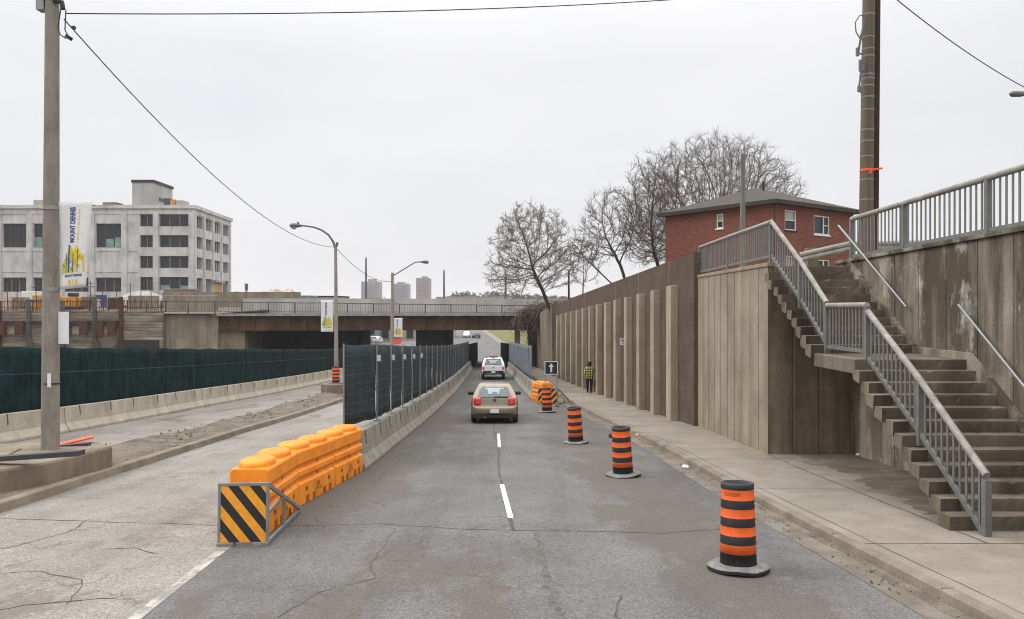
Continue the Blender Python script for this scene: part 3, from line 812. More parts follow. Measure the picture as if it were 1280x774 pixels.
# ------------------------------------------------------------------ green screen on the left
r = empty('screened_fence', (-15, 40, zr(40)), label='long dark green cloth screen behind the tan concrete barriers', cat='screen fence')
def gx(y): return lx(y) - .72
def gtop(y): return lerp_k([(8, 2.2), (20, 1.62), (36, .72), (53, -.20), (78, -1.45)], y)
def cloth(x0, y0, y1, top, bot, amp, nu, nv, ph=0.0):
    def fn(u, v):
        y = y0 + (y1 - y0) * u
        zt, zb = top(y), bot(y); z = zb + (zt - zb) * v
        return (x0(y) + amp * sin(y * 2.1 + ph) * (1 - v * .6) + amp * .6 * sin(y * 5.3 + z * 2) * (1 - abs(2 * v - 1) * .5), y, z - .02 * (v > .99) * (1 + sin(y * 2.6)))
    return fn
yv = 9.0
while yv < 78:
    y1 = min(78, yv + 3.05); mb = MB()
    mb.grid(cloth(gx, yv, y1 + .01, gtop, lambda y: zr(y) + .62, .016, 0, 0, yv), 14, 8)
    mb.build('screen_panel', M['green_screen'], r, solid=.008)
    mb = MB(); mb.tube([(gx(yv) - .06, yv, zr(yv) + .1), (gx(yv) - .06, yv, gtop(yv) - .06)], .03, 6); mb.build('post', M['galv'], r)
    mb = MB(); zc = (gtop(yv) + zr(yv)) / 2 + .55; zd = (gtop(y1) + zr(y1)) / 2 + .55
    mb.bar((gx(yv) + .055, yv, zc), (gx(y1) + .055, y1, zd), .010, .014); mb.build('seam_cord', M['mesh_wire'], r)
    yv = y1

# ------------------------------------------------------------------ mesh fences on the barriers
def mesh_fence(name, label, fx, y0, y1, step, H, mat, first=None, wires=9, tags=()):
    r = empty(name, (fx((y0 + y1) / 2), (y0 + y1) / 2, zr((y0 + y1) / 2)), label=label, cat='fence')
    pts = [Vector((fx(y), y, zr(y) + .83)) for y in ys(y0, y1, step)]
    if first is not None: pts = [Vector(first)] + pts
    for i, p in enumerate(pts):
        mb = MB(); mb.tube([p + Vector((0, 0, -.02)), p + Vector((0, 0, H))], .022, 6); mb.build('post', M['galv'], r)
        if i > 0:
            mb = MB(); mb.b2((p.x - .09, p.y - .12, p.z - .02), (p.x + .09, p.y + .12, p.z + .015)); mb.build('foot_plate', M['galv'], r)
    for i, (a, b) in enumerate(zip(pts, pts[1:])):
        d = b - a; sgn = Vector((d.y, -d.x, 0)).normalized()         # towards the traffic lane
        mb = MB()
        def fn(u, v, a=a, d=d):
            p = a + d * (.012 + .976 * u)
            w = .018 * sin(u * 9 + i) * sin(v * 7 + i * 2) + .02 * sin(u * 3.1) * (1 - v)
            return p - sgn * (.03 + w) + Vector((0, 0, .05 + (H - .10) * v + .012 * sin(u * 12 + i)))
        mb.grid(fn, 8, 8)
        s = mb.build('screen_panel', mat, r, solid=.006)
        mb = MB()
        for k in range(wires):
            z = .10 + (H - .16) * k / (wires - 1)
            mb.bar(a + sgn * .02 + Vector((0, 0, z)), b + sgn * .02 + Vector((0, 0, z)), .007, .009)
        n = 12
        for k in range(1, n):
            p = a + d * (k / n) + sgn * .022
            mb.bar(p + Vector((0, 0, .06)), p + Vector((0, 0, H - .04)), .005, .005)
        mb.build('wire_mesh', M['mesh_wire'], s)
        if i in tags:
            mb = MB(); p = b + sgn * .05; mb.box((p.x, p.y, p.z + H * .80), (.11, .012, .16)); mb.build('id_plate', M['plate_white'], r)
    return r
mesh_fence('mesh_fence', 'wire mesh fence with navy screening along the barriers between the lanes', lambda y: mx(y) - .32, 20.2, 75.8, 2.42, 2.02, M['navy_screen'],
           first=(-3.98, 18.35, zr(18.35) + .78), tags=(0, 1, 2, 3, 4))
mesh_fence('mesh_fence', 'mesh fence hung with grey tarps on barriers beside the sidewalk', RB, 44.5, 76, 2.4, 2.0, M['grey_screen'], wires=6)

# walls where the lane passes under the bridge, its shade put in as black
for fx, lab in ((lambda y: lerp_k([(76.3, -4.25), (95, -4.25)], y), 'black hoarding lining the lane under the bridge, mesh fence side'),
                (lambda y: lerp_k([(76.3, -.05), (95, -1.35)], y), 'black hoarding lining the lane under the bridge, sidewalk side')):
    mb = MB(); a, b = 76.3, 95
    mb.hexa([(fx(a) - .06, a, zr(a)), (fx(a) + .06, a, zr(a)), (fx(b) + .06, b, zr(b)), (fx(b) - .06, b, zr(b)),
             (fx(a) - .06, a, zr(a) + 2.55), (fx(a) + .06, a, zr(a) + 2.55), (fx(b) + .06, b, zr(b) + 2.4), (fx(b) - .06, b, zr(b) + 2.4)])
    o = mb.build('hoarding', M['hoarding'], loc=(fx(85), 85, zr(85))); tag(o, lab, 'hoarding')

# ------------------------------------------------------------------ orange water barriers
def water_barrier():
    root = empty('water_barrier'); L = 2.0
    prof = [(.29, 0), (.29, .37), (.232, .405), (.232, .475), (.282, .505), (.282, .595), (.222, .63), (.222, .695), (.276, .725), (.276, .925), (.255, .955)]
    pr = prof + [(-a, b) for a, b in prof[::-1]]
    n = len(pr); mb = MB(); vs = []; fs = []
    stn = [(-.988, .90), (-.975, .97), (-.955, 1.0), (.955, 1.0), (.975, .97), (.988, .90)]
    for y, s in stn:
        for a, b in pr: vs.append((a * s, y, b))
    for i in range(len(stn) - 1):
        for k in range(n): fs.append((i * n + k, (i + 1) * n + k, (i + 1) * n + (k + 1) % n, i * n + (k + 1) % n))
    fs.append(tuple(range(n))); fs.append(tuple((len(stn) - 1) * n + k for k in range(n - 1, -1, -1)))
    mb.add(vs, fs)
    mb.build('barrier_shell', M['orange'], root, world=False, bevel=.007)
    for y in (-.50, .48):
        mb = MB(); mb.lathe([(.37, .90), (.368, .99), (.355, 1.03), (.31, 1.05), (.22, 1.058), (0, 1.06)], 28, (0, 0, 0), sq=1.20)
        for i, v in enumerate(mb.v): mb.v[i] = (v[0] * .66, v[1] * 1.08 + y, v[2])
        mb.build('top_lobe', M['orange'], root, world=False)
    for sd in (-1, 1):
        for y in (-.55, -.22, .35, .68):
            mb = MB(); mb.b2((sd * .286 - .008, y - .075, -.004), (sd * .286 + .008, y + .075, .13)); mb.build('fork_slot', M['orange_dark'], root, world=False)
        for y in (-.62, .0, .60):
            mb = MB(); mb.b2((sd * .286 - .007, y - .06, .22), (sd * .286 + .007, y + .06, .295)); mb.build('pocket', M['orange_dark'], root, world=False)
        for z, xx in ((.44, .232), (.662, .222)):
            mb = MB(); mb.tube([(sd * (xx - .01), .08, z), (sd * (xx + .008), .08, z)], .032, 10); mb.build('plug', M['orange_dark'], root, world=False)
        mb = MB(); rs = random.Random(4 + sd)
        for k in range(11):
            mb.b2((sd * .2885, -.16 + k * .034, .135 + .03 * (k % 2)), (sd * .2915, -.16 + k * .034 + .02, .155 + .03 * (k % 2) + rs.uniform(0, .02)))
        mb.build('stencil_mark', M['stencil'], root, world=False)
    return root
wbp = water_barrier()
spots = [(-3.625, 16.03, .075, 'orange water-filled barrier farthest along the row, touching the concrete barrier'),
         (-3.78, 14.0, .085, 'middle orange water-filled barrier of the row of three'),
         (-3.80, 11.97, -.055, 'orange water-filled barrier directly behind the striped hazard board'),
         (1.52, 38.9, -.22, 'stacked-looking orange water barrier behind the arrow sign by the kerb')]
for i, (x, y, rz, lab) in enumerate(spots):
    o = wbp if i == 0 else copy_tree(wbp)
    o.location = (x, y, zr(y) + .005); o.rotation_euler = (math.atan(-.057), 0, -rz)
    o.scale = (1, .985, .97)
    tag(o, lab, 'water barrier', 'orange water-filled barriers')
# hazard board with its triangular side frames
def hazard_board(loc, rz, label, wdt, hgt, mat, group):
    r = empty('hazard_board', loc, rz, label, 'hazard board', group); r.rotation_euler = (math.atan(-.05), 0, rz)
    mb = MB(); mb.b2((-wdt / 2, -.012, .05), (wdt / 2, .012, hgt)); mb.build('striped_panel', mat, r, world=False)
    mb = MB(); f = .035
    for x in (-wdt / 2 - f / 2, wdt / 2 + f / 2): mb.b2((x - f / 2, -.02, .0), (x + f / 2, .025, hgt + f))
    mb.b2((-wdt / 2, -.019, hgt), (wdt / 2, .024, hgt + f)); mb.build('panel_frame', M['frame_grey'], r, world=False)
    for x in (-wdt / 2 - f / 2, wdt / 2 + f / 2):
        mb = MB()
        mb.bar((x, .027, hgt), (x, 2.1, .06), .035, .05); mb.bar((x, .027, .035), (x, 2.12, .035), .034, .05)
        mb.bar((x, .028, .43), (x, .93, .47), .03, .045); mb.bar((x, .95, .06), (x, .95, .455), .03, .04, up=(0, 1, 0))
        mb.build('side_brace', M['frame_grey'], r, world=False)
    for x in (-wdt / 2 + .07, wdt / 2 - .07):
        mb = MB(); mb.b2((x - .11, -.05, -.005), (x + .11, .10, .05)); mb.build('skid_foot', M['frame_grey'], r, world=False, bevel=.008)
    return r
hazard_board((-3.61, 10.42, zr(10.42)), .065, 'black and yellow diagonal striped board on a grey frame before the barrier row', .60, .80, M['hazard'], 'hazard boards')
hazard_board((1.72, 37.2, zr(37.2)), -.35, 'small black and yellow striped board half hidden behind the drum under the arrow sign', .95, .75, M['hazard_small'], 'hazard boards')

# ------------------------------------------------------------------ construction drums
def drum():
    root = empty('traffic_drum')
    R = lambda z: .215 - .028 * (z / 1.0)
    zb = [.06, .20, .285, .385, .465, .565, .645, .745, .825, .915, .955]
    prof = []; mis = []
    k = 0
    P = [(.205, .055), (.218, .075), (R(.2), .20)]
    ml = [0, 0]
    bands = [(.20, .30), (.40, .50), (.60, .70), (.80, .915)]
    for a, b in bands:
        P += [(R(a) + .002, a), (R(b) + .002, b), (R(b) + .006, b + .012), (R(b) - .001, b + .05), (R(b) + .004, b + .088)]
        ml += [0, 1, 0, 0, 0]
    P = P[:-2] + [(R(.955) + .008, .955), (R(.985) + .004, .985), (R(.99) - .02, .992), (R(.98) - .03, .95), (R(.9) - .05, .80), (0, .80)]
    ml = (ml + [0] * 10)[:len(P) - 1]
    mb = MB(); mb.lathe(P, 32, mis=[m for m in ml])
    mb.build('drum_body', [M['drum_black'], M['band']], root, world=False)
    mb = MB(); rr = random.Random(2); n = 20; vs = []; fs = []
    rad = [.365 + rr.uniform(-.012, .012) for _ in range(n)]
    lift = [rr.uniform(0, .018) for _ in range(n)]
    for (s, z, li) in ((1.0, .0, 1), (1.0, .035, 1), (.96, .048, 1), (.62, .072, 0), (.56, .072, 0)):
        for i in range(n):
            a = 2 * pi * i / n; vs.append((rad[i] * s * cos(a), rad[i] * s * sin(a), z + lift[i] * li))
    for k in range(4):
        for i in range(n): fs.append((k * n + i, k * n + (i + 1) % n, (k + 1) * n + (i + 1) % n, (k + 1) * n + i))
    mb.add(vs, fs, 0, False)
    o = mb.build('rubber_base', [M['rubber'], M['black']], root, world=False)
    for p in o.data.polygons:
        if p.center.z < .036: p.material_index = 1
    return root
dp = drum()
DR = [((923, 712), -.02, .03, 0.3, 'orange and black banded drum nearest the camera beside the kerb'),
      ((779, 595), .015, -.01, 1.4, 'orange and black banded drum second along, with litter at the kerb behind it'),
      ((720, 554), 0, .02, 2.2, 'orange and black banded drum third along, level with the rear of the gold car'),
      ((684, 515.5), .01, 0, .8, 'orange and black banded drum standing before the arrow sign and striped board')]
for i, ((px, py), tx, ty, rz, lab) in enumerate(DR):
    o = dp if i == 0 else copy_tree(dp)
    p = on_road(px, py); o.location = p + Vector((0, 0, .004)); o.rotation_euler = (math.atan(-.057) + tx * .5, ty, rz)
    o.scale = (1 + .03 * sin(i * 2.3), 1 - .03 * sin(i * 1.7 + 1), 1.04)
    tag(o, lab, 'traffic drum', 'orange and black drums')
o = copy_tree(dp); o.location = (-10.05, 44.3, zr(44.3) + .62); o.rotation_euler = (0, .0, 2.9); o.scale = (1, 1, 1)
tag(o, 'orange and black banded drum standing on the plinth at the curved lamp post', 'traffic drum', 'orange and black drums')
# worn lettering wrapped round the top band of the nearest drum
d0 = dp
rr_ = .197
def wrap(x, y): 
    a = -pi / 2 - .62 + x / rr_ - d0.rotation_euler.z
    return Vector((rr_ * cos(a), rr_ * sin(a), .868 + y))
lt = text_mesh('SLINE\u00ae', .062, wrap, (1, 0, 0), (0, 0, 1), 'worn_lettering', M['orange_dark'], None, bold=.0006)
lt.parent = d0

# ------------------------------------------------------------------ arrow sign
p = on_road(697, 508)
r = empty('arrow_sign', (1.86, p.y, zr(p.y)), label='black square sign with a white up arrow on two steel posts', cat='road sign')
y0 = p.y; zc = CZ + (CY - 460) * y0 / F
def X(px): return (px - CX) * y0 / F
mb = MB(); mb.b2((X(681), y0 - .012, zc - .30), (X(697), y0 + .012, zc + .30)); mb.build('sign_plate', M['sign_black'], r, bevel=.03)
mb = MB(); a = .022
x0, x1, za, zb = X(681), X(697), zc - .30, zc + .30
mb.b2((x0 - .01, y0 - .016, za - .01), (x1 + .01, y0 - .006, za + a)); mb.b2((x0 - .01, y0 - .016, zb - a), (x1 + .01, y0 - .006, zb + .01))
mb.b2((x0 - .01, y0 - .0165, za + a), (x0 + a, y0 - .006, zb - a)); mb.b2((x1 - a, y0 - .0165, za + a), (x1 + .01, y0 - .006, zb - a)); mb.build('sign_border', M['plate_white'], r)
mb = MB(); xm = (x0 + x1) / 2
poly = [(-.045, -.20), (.045, -.20), (.045, .05), (.125, .05), (0, .215), (-.125, .05), (-.045, .05)]
n = len(poly); vs = [(xm + a, y0 - .018, zc + b) for a, b in poly] + [(xm + a, y0 - .011, zc + b) for a, b in poly]
mb.add(vs, [tuple(range(n)), tuple(range(2 * n - 1, n - 1, -1))] + [(i, n + i, n + (i + 1) % n, (i + 1) % n) for i in range(n)])
mb.build('up_arrow', M['white_paint'], r)
for xx in (X(681.5), X(696.5)):
    mb = MB(); mb.b2((xx - .022, y0 + .013, zr(y0)), (xx + .022, y0 + .05, zc + .2)); mb.build('post', M['galv'], r)
    mb = MB(); mb.b2((xx - .06, y0 - .42, zr(y0) + .005), (xx + .06, y0 + .45, zr(y0) + .07)); mb.build('foot', M['dark_metal'], r)

# no-parking plate on the wall
r0 = Vector((wx(36.9) - .02, 36.9, 0)); y0 = 35.85; zc = CZ + (CY - 427) * y0 / F
xx = (779 - CX) * y0 / F
r = empty('parking_sign', (xx, y0, zc), label='small white plate with a red ring fixed between two pilasters', cat='road sign')
mb = MB(); mb.b2((xx - .155, y0 - .004, zc - .16), (xx + .155, y0 + .006, zc + .16)); mb.build('sign_plate', M['plate_white'], r)
mb = MB(); n = 20
for k in range(n):
    a0, a1 = 2 * pi * k / n, 2 * pi * (k + 1) / n
    mb.add([(xx + .12 * cos(a0), y0 - .0065, zc + .01 + .12 * sin(a0)), (xx + .12 * cos(a1), y0 - .0065, zc + .01 + .12 * sin(a1)), (xx + .09 * cos(a1), y0 - .0065, zc + .01 + .09 * sin(a1)), (xx + .09 * cos(a0), y0 - .0065, zc + .01 + .09 * sin(a0))], [(0, 1, 2, 3)])
mb.bar((xx - .075, y0 - .007, zc + .085), (xx + .075, y0 - .007, zc - .065), .004, .026, up=(0, 0, 1)); mb.build('red_ring', M['sign_red'], r)
text_mesh('P', .16, Vector((xx, y0 - .0055, zc + .01)), (1, 0, 0), (0, 0, 1), 'letter', M['sign_black'], r)
mb = MB(); mb.b2((xx - .02, y0 + .006, zc - .1), (xx + .02, y0 + .22, zc - .06)); mb.build('bracket', M['galv'], r)
# ------------------------------------------------------------------ poles, lamps, banners, cables
def quad(TL, TR, BL, BR, y, wave=.03):
    def fn(u, v, off=0.0):                # u right, v down
        t = TL[0] + (TR[0] - TL[0]) * u; b = BL[0] + (BR[0] - BL[0]) * u
        zt = TL[1] + (TR[1] - TL[1]) * u; zb = BL[1] + (BR[1] - BL[1]) * u
        return Vector((t + (b - t) * v, y - off + wave * sin(u * 4.2 + v * 2.6) * (v * (1 - v) * 4) * .8 + wave * v * u, zt + (zb - zt) * v))
    return fn
def banner(name, fn, y, label, group, detail=True):
    r = empty(name, fn(.0, 0), label=label, cat='banner', group=group)
    mb = MB(); mb.grid(lambda u, v: fn(u, v), 10, 18); mb.build('banner_cloth', M['banner'], r, solid=.006)
    e = .008
    wdt = (fn(1, 0) - fn(0, 0)).length; hgt = (fn(0, 1) - fn(0, 0)).length
    def uv(cu, cv, rot=False):
        return lambda x, yv: fn(cu + (-yv if rot else x) / wdt, cv - (x if rot else yv) / hgt, e)
    text_mesh('MOUNT DENNIS', hgt * .085, uv(.44, .265, True), 0, 0, 'vertical_lettering', M['banner_blue'], r, sx=.86, bold=.004 * hgt) if False else None
    def T(s, size, cu, cv, rot, mat, nm, sx=1.0, bold=0.0):
        return text_mesh(s, size, uv(cu, cv, rot), (1, 0, 0), (0, 0, 1), nm, mat, r, sx=sx, bold=bold)
    T('MOUNT DENNIS', hgt * .090, .42, .275, True, M['banner_blue'], 'large_lettering', .60, .0055)
    def poly(pts, off, mat, nm):
        mb = MB()
        cx = sum(p[0] for p in pts) / len(pts); cy = sum(p[1] for p in pts) / len(pts)
        vs = [fn(cx, cy, off)] + [fn(a, b, off) for a, b in pts]
        mb.add(vs, [(0, i + 1, (i + 1) % len(pts) + 1) for i in range(len(pts))]); mb.build(nm, mat, r)
    poly([(.04, .82), (.05, .74), (.14, .66), (.24, .60), (.30, .53), (.36, .51), (.42, .53), (.47, .57), (.47, .82)], e, M['banner_lime'], 'yellow_hill')
    poly([(.48, .82), (.47, .575), (.52, .57), (.56, .53), (.60, .51), (.66, .54), (.74, .57), (.82, .60), (.86, .66), (.90, .75), (.92, .82)], e, M['banner_yellow'], 'yellow_hill')
    if detail:                               # the yellow line of small print, too small to read in the photo
        rk = random.Random(4); v_ = .10
        while v_ < .47:
            h_ = rk.uniform(.010, .018); a_ = rk.uniform(.60, .605)
            poly([(a_, v_), (a_ + rk.uniform(.03, .05), v_), (a_ + .045, v_ + h_), (a_, v_ + h_)], e, M['banner_yellow'], 'small_print_mark'); v_ += h_ + rk.choice((.007, .007, .02))
    for a, t in ((.21, .60), (.29, .50), (.47, .60), (.64, .56)):
        poly([(a, t), (a + (.055 if t == .5 else .025), t), (a + (.055 if t == .5 else .025), .815), (a, .815)], e + .003, M['banner_blue'], 'blue_trunk')
    if detail:
        for (a, b, c, d_) in ((.24, .68, .30, .64), (.30, .74, .40, .68), (.49, .80, .40, .75), (.52, .72, .60, .66), (.68, .72, .74, .76), (.10, .72, .18, .75), (.66, .66, .74, .62)):
            poly([(a, b), (c, d_), (c, d_ + .012), (a, b + .012)], e + .004, M['banner_blue'], 'blue_branch')
        poly([(.70, .565), (.98, .58), (.92, .64), (.80, .63)], e + .0035, M['banner'], 'white_leaf')
    T('MOUNT DENNIS', hgt * .036, .50, .855, False, M['banner_blue'], 'base_lettering', .95, .0028)
    T('B I A', hgt * .062, .50, .925, False, M['banner_yellow'], 'initials', 1.15, .004)
    return r
GB = 'white street banners on the poles'
# bannered concrete pole at the left
XP, YP = -9.5, 16.0
zb = -.33
r = empty('utility_pole', (XP, YP, zb), label='tall round concrete pole standing on the worn plinth, carrying cables and a banner', cat='utility pole')
mb = MB(); rp = random.Random(8)
mb.tube([(XP + (-.02 + .05 * t), YP, zb + 11.2 * t) for t in [i / 10 for i in range(11)]], [.172 - .05 * i / 10 for i in range(11)], 20); mb.build('pole_shaft', M['pole_concrete'], r)
for z in (4.66, 2.98):
    mb = MB(); mb.tube([(XP, YP, z - .04), (XP, YP, z + .04)], .162, 16); mb.build('strap', M['galv'], r)
    mb = MB(); mb.bar((XP + .12, YP + .06, z + .03), (XP + .88, YP + .06, z + .06), .028, .028); mb.build('banner_arm', M['galv'], r)
mb = MB(); mb.b2((XP + .02, YP - .172, .98), (XP + .09, YP - .155, 1.26)); mb.build('pole_tag', M['plate_white'], r)
mb = MB(); mb.tube([(XP, YP, 1.03), (XP, YP, 1.06)], .17, 16); mb.build('wire_band', M['wire'], r)
mb = MB(); mb.b2((XP + .155, YP - .02, 1.86), (XP + .36, YP + .01, 2.52)); mb.build('blank_plate', M['plate_white'], r)
mb = MB(); mb.b2((XP - .26, YP - .10, 8.72), (XP - .10, YP + .10, 9.4)); mb.b2((XP - .1, YP - .16, 8.95), (XP + .2, YP - .12, 9.3)); mb.build('pole_bracket', M['galv'], r)
mb = MB(); mb.tube([(XP + .12, YP - .1, 8.90), (XP + .28, YP - .1, 8.86), (XP + .30, YP - .1, 8.72)], .05, 8); mb.build('insulator', M['wire'], r)
mb = MB(); mb.tube([(XP + .26, YP - .1, 8.76), (XP + .20, YP - .1, 8.35), (XP + .24, YP - .1, 8.20), (XP + .36, YP - .1, 8.12)], .012, 5)
mb.tube([(XP + .36, YP - .1, 8.70), (XP + .34, YP - .1, 8.3), (XP + .40, YP - .1, 8.18)], .012, 5); mb.build('service_wire', M['wire'], r)
mb = MB(); mb.box((XP + .42, YP - .1, 8.14), (.12, .08, .07), ry=.6); mb.box((XP + .52, YP - .1, 8.34), (.06, .06, .06)); mb.build('cable_clamp', M['wire'], r)
banner('street_banner', quad((-9.33, 4.79), (-8.62, 4.83), (-9.29, 2.98), (-8.80, 3.03), YP - .03, .05), YP, 'large white street banner with blue lettering on the concrete pole', GB)
# debris on the plinth
def board(name, a, b, wd, th, mat, label, cat='plank', roll=0):
    a, b = Vector(a), Vector(b); mb = MB(); mb.bar(a, b, wd, th)
    o = mb.build(name, mat, loc=(a + b) / 2); return tag(o, label, cat)
board('plank', at(-12, 574, 14.2), at(102, 566, 14.0), .20, .09, M['dark_metal'], 'dark steel channel lying along the front of the pole plinth')
board('plank', at(74, 556, 16.6), at(117, 546, 16.9), .30, .035, M['tape'], 'orange-topped board lying on the plinth behind the pole')
board('plank', at(34, 563, 16.3), at(112, 556, 16.5), .16, .10, M['dark_metal'], 'short dark metal beam under the orange-topped board')
board('plank', at(3, 571, 15.0), at(24, 561, 15.4), .10, .03, M['wood'], 'pale broken wooden stick at the edge of the pole plinth')

# curved lamp post
yl = 45.0; zg = zr(yl) + .6
def LP(px, py, y=yl): return at(px, py, y)
b0 = LP(420.5, 480); 
r = empty('street_lamp', (b0.x, yl, zg), label='lamp post with a long arm curving over the far lanes, behind the median drum', cat='street lamp', group='street lamps')
mb = MB(); mb.tube([(b0.x, yl, zg), LP(420, 380), LP(419.5, 306)], [.125, .105, .085], 12); mb.build('lamp_post', M['lamp_pole'], r)
mb = MB(); mb.tube([LP(419.5, 312), LP(417, 303), LP(411, 294), LP(402, 287.5), LP(392, 284), LP(378, 282)], [.075, .07, .06, .055, .05, .045], 8); mb.build('lamp_arm', M['lamp_metal'], r)
mb = MB(); mb.tube([LP(420, 309), LP(422, 303)], .07, 8); mb.build('post_cap', M['lamp_metal'], r)
c = LP(367.5, 282)
mb = MB(); mb.tube([c + Vector((-.26, 0, .02)), c + Vector((-.16, 0, .0)), c + Vector((.1, 0, 0)), c + Vector((.5, 0, -.01))], [.03, .14, .14, .05], 10); mb.build('lamp_head', M['lamp_metal'], r)
mb = MB(); mb.lathe([(.14, -.08), (.12, -.2), (.06, -.22), (0, -.22)], 12, (c.x, c.y, c.z)); mb.build('lens', M['lamp_glass'], r)
mb = MB(); mb.tube([c + Vector((.24, 0, .08)), c + Vector((.24, 0, .20))], .05, 8); mb.build('photocell', M['wire'], r)
def bq(x0, y0, x1, y1, y): 
    a, b, c_, d_ = at(x0, y0, y), at(x1, y0, y), at(x0, y1, y), at(x1, y1, y)
    return quad((a.x, a.z), (b.x, b.z), (c_.x, c_.z), (d_.x, d_.z), y, .02)
banner('street_banner', bq(401.2, 375.5, 416.6, 415, yl - .05), yl, 'white street banner hanging from the curved lamp post', GB, False)
# second lamp
yl2 = 60.0; b0 = at(490, 470, yl2)
r = empty('street_lamp', (b0.x, yl2, zr(yl2)), label='lamp post with a short rising arm behind the mesh fence', cat='street lamp', group='street lamps')
mb = MB(); mb.tube([(b0.x, yl2, zr(yl2)), at(490.5, 341, yl2)], [.15, .11], 12); mb.build('lamp_post', M['lamp_pole'], r)
mb = MB(); mb.tube([at(491, 345, yl2), at(509, 334, yl2), at(519, 328, yl2), at(527, 327.2, yl2)], .045, 8); mb.build('lamp_arm', M['lamp_metal'], r)
c = at(531, 327.6, yl2)
mb = MB(); mb.tube([c + Vector((-.35, 0, .02)), c + Vector((-.05, 0, .0)), c + Vector((.22, 0, -.01)), c + Vector((.30, 0, -.01))], [.05, .13, .13, .05], 10); mb.build('lamp_head', M['lamp_metal'], r)
banner('street_banner', bq(492.5, 397.5, 503, 422, yl2 - .05), yl2, 'small white street banner on the lamp post behind the mesh fence', GB, False)
mb = MB(); a, b = at(492.5, 424, yl2 - .05), at(501, 430.5, yl2 - .05); mb.b2((a.x, a.y - .01, b.z), (b.x, a.y + .01, a.z)); o = mb.build('warning_plate', M['tape'], loc=(a.x, a.y, a.z)); tag(o, 'small orange plate on the lamp post below its banner', 'road sign')
# lamp reaching in from the right
c = at(1268, 117.5, 26)
r = empty('street_lamp', (c.x + 3.2, 26, 3.6), label='lamp head reaching in above the street railing', cat='street lamp', group='street lamps')
mb = MB(); mb.tube([(c.x + 3.2, 26, 3.6), (c.x + 3.2, 26, c.z - .3)], [.14, .10], 12); mb.build('lamp_post', M['lamp_pole'], r)
mb = MB(); mb.tube([(c.x + 3.2, 26, c.z - .4), (c.x + 2.2, 26, c.z + .02), (c.x + .3, 26, c.z + .02)], .04, 8); mb.build('lamp_arm', M['lamp_metal'], r)
mb = MB(); mb.tube([(c.x - .17, 26, c.z), (c.x - .08, 26, c.z), (c.x + .2, 26, c.z), (c.x + .55, 26, c.z + .01)], [.03, .10, .10, .04], 10); mb.build('lamp_head', M['lamp_metal'], r)

# twin utility poles at the right
yq = 21.0
r = empty('utility_pole', (at(1085, 300, yq).x, yq, 3.6), label='pair of strapped wooden poles, pale and dark, behind the street railing', cat='utility pole')
a, b = at(1082, 340, yq), at(1087, -90, yq)
mb = MB(); mb.tube([a, b], [.185, .15], 16); mb.build('pale_shaft', M['wood_pole_pale'], r)
a2, b2 = at(1091.5, 340, yq + .12), at(1095.5, -90, yq + .12)
mb = MB(); mb.tube([a2, b2], [.13, .12], 14); mb.build('dark_shaft', M['wood_pole'], r)
for py in (19, 47, 62, 71, 94, 99, 108, 122, 138, 163, 177, 196, 225, 250):
    t = (340 - py) / 430.0; c = a.lerp(b, t); mb = MB(); mb.tube([c + Vector((0, 0, -.018)), c + Vector((0, 0, .018))], .185 - .035 * t + .006, 14); mb.build('strap', M['frame_grey'], r)
t = (340 - 213) / 430.0; c = a.lerp(b, t)
mb = MB(); mb.tube([c + Vector((.0, 0, -.03)), c + Vector((.0, 0, .03))], .183, 16); mb.box((c.x + .02, c.y - .19, c.z - .06), (.06, .02, .14), ry=.5); mb.bar((c.x + .1, c.y - .15, c.z), (c.x + .36, c.y - .14, c.z + .03), .02, .05); mb.build('tape_ribbon', M['tape'], r)
def W(*pp): return [at(x, y, yq - .15) for x, y in pp]
mb = MB(); mb.tube(W((1081, 18), (1074, 20), (1069, 28), (1070, 40), (1075, 48), (1080, 49)), .016, 6); mb.tube(W((1079, 18), (1080, 30), (1076, 46), (1073, 66), (1078, 68)), .028, 6)
mb.tube(W((1076, 88), (1075, 100), (1073, 114), (1078, 116)), .024, 6); mb.build('cable_loop', M['lamp_metal'], r)
mb = MB()
for x, y, s, h in ((1072, 65, .07, .22), (1077, 82, .13, .30), (1074, 111, .07, .16)):
    p = at(x, y, yq - .15); mb.box(p, (s, .08, h))
mb.build('junction_box', M['lamp_metal'], r)
# grey pole in front of the house
ph = 34.0; a = at(928, 330, ph)
mb = MB(); mb.tube([at(927.5, 345, ph), at(929, 193, ph)], [.13, .10], 12); o = mb.build('utility_pole', M['wood_grey'], loc=(a.x, a.y, 3.6)); tag(o, 'slim grey-green wooden pole in front of the brick house', 'utility pole')

# cables
def cable(p0, p1, sag, rad, label, name='overhead_cable', n=28):
    p0, p1 = Vector(p0), Vector(p1); mb = MB()
    pts = [p0.lerp(p1, i / n) - Vector((0, 0, 4 * sag * (i / n) * (1 - i / n))) for i in range(n + 1)]
    mb.tube(pts, rad, 5); o = mb.build(name, M['wire'], loc=p0); return tag(o, label, 'cable', 'overhead cables')
cable(at(80, 24, 15.9), at(419, 309, 45), 1.15, .013, 'black cable sagging from the bannered pole down to the curved lamp post')
cable(at(421, 311, 45), at(489, 352, 60), .55, .016, 'short black cable sagging between the two lamp posts')
cable(at(82, 17, 15.9), at(1250, -40, 24), .42, .013, 'black cable crossing the sky high above the road')
cable(at(1095, -22, 21), at(1310, 124, 27), .25, .015, 'black twisted cable falling away from the paired wooden poles')

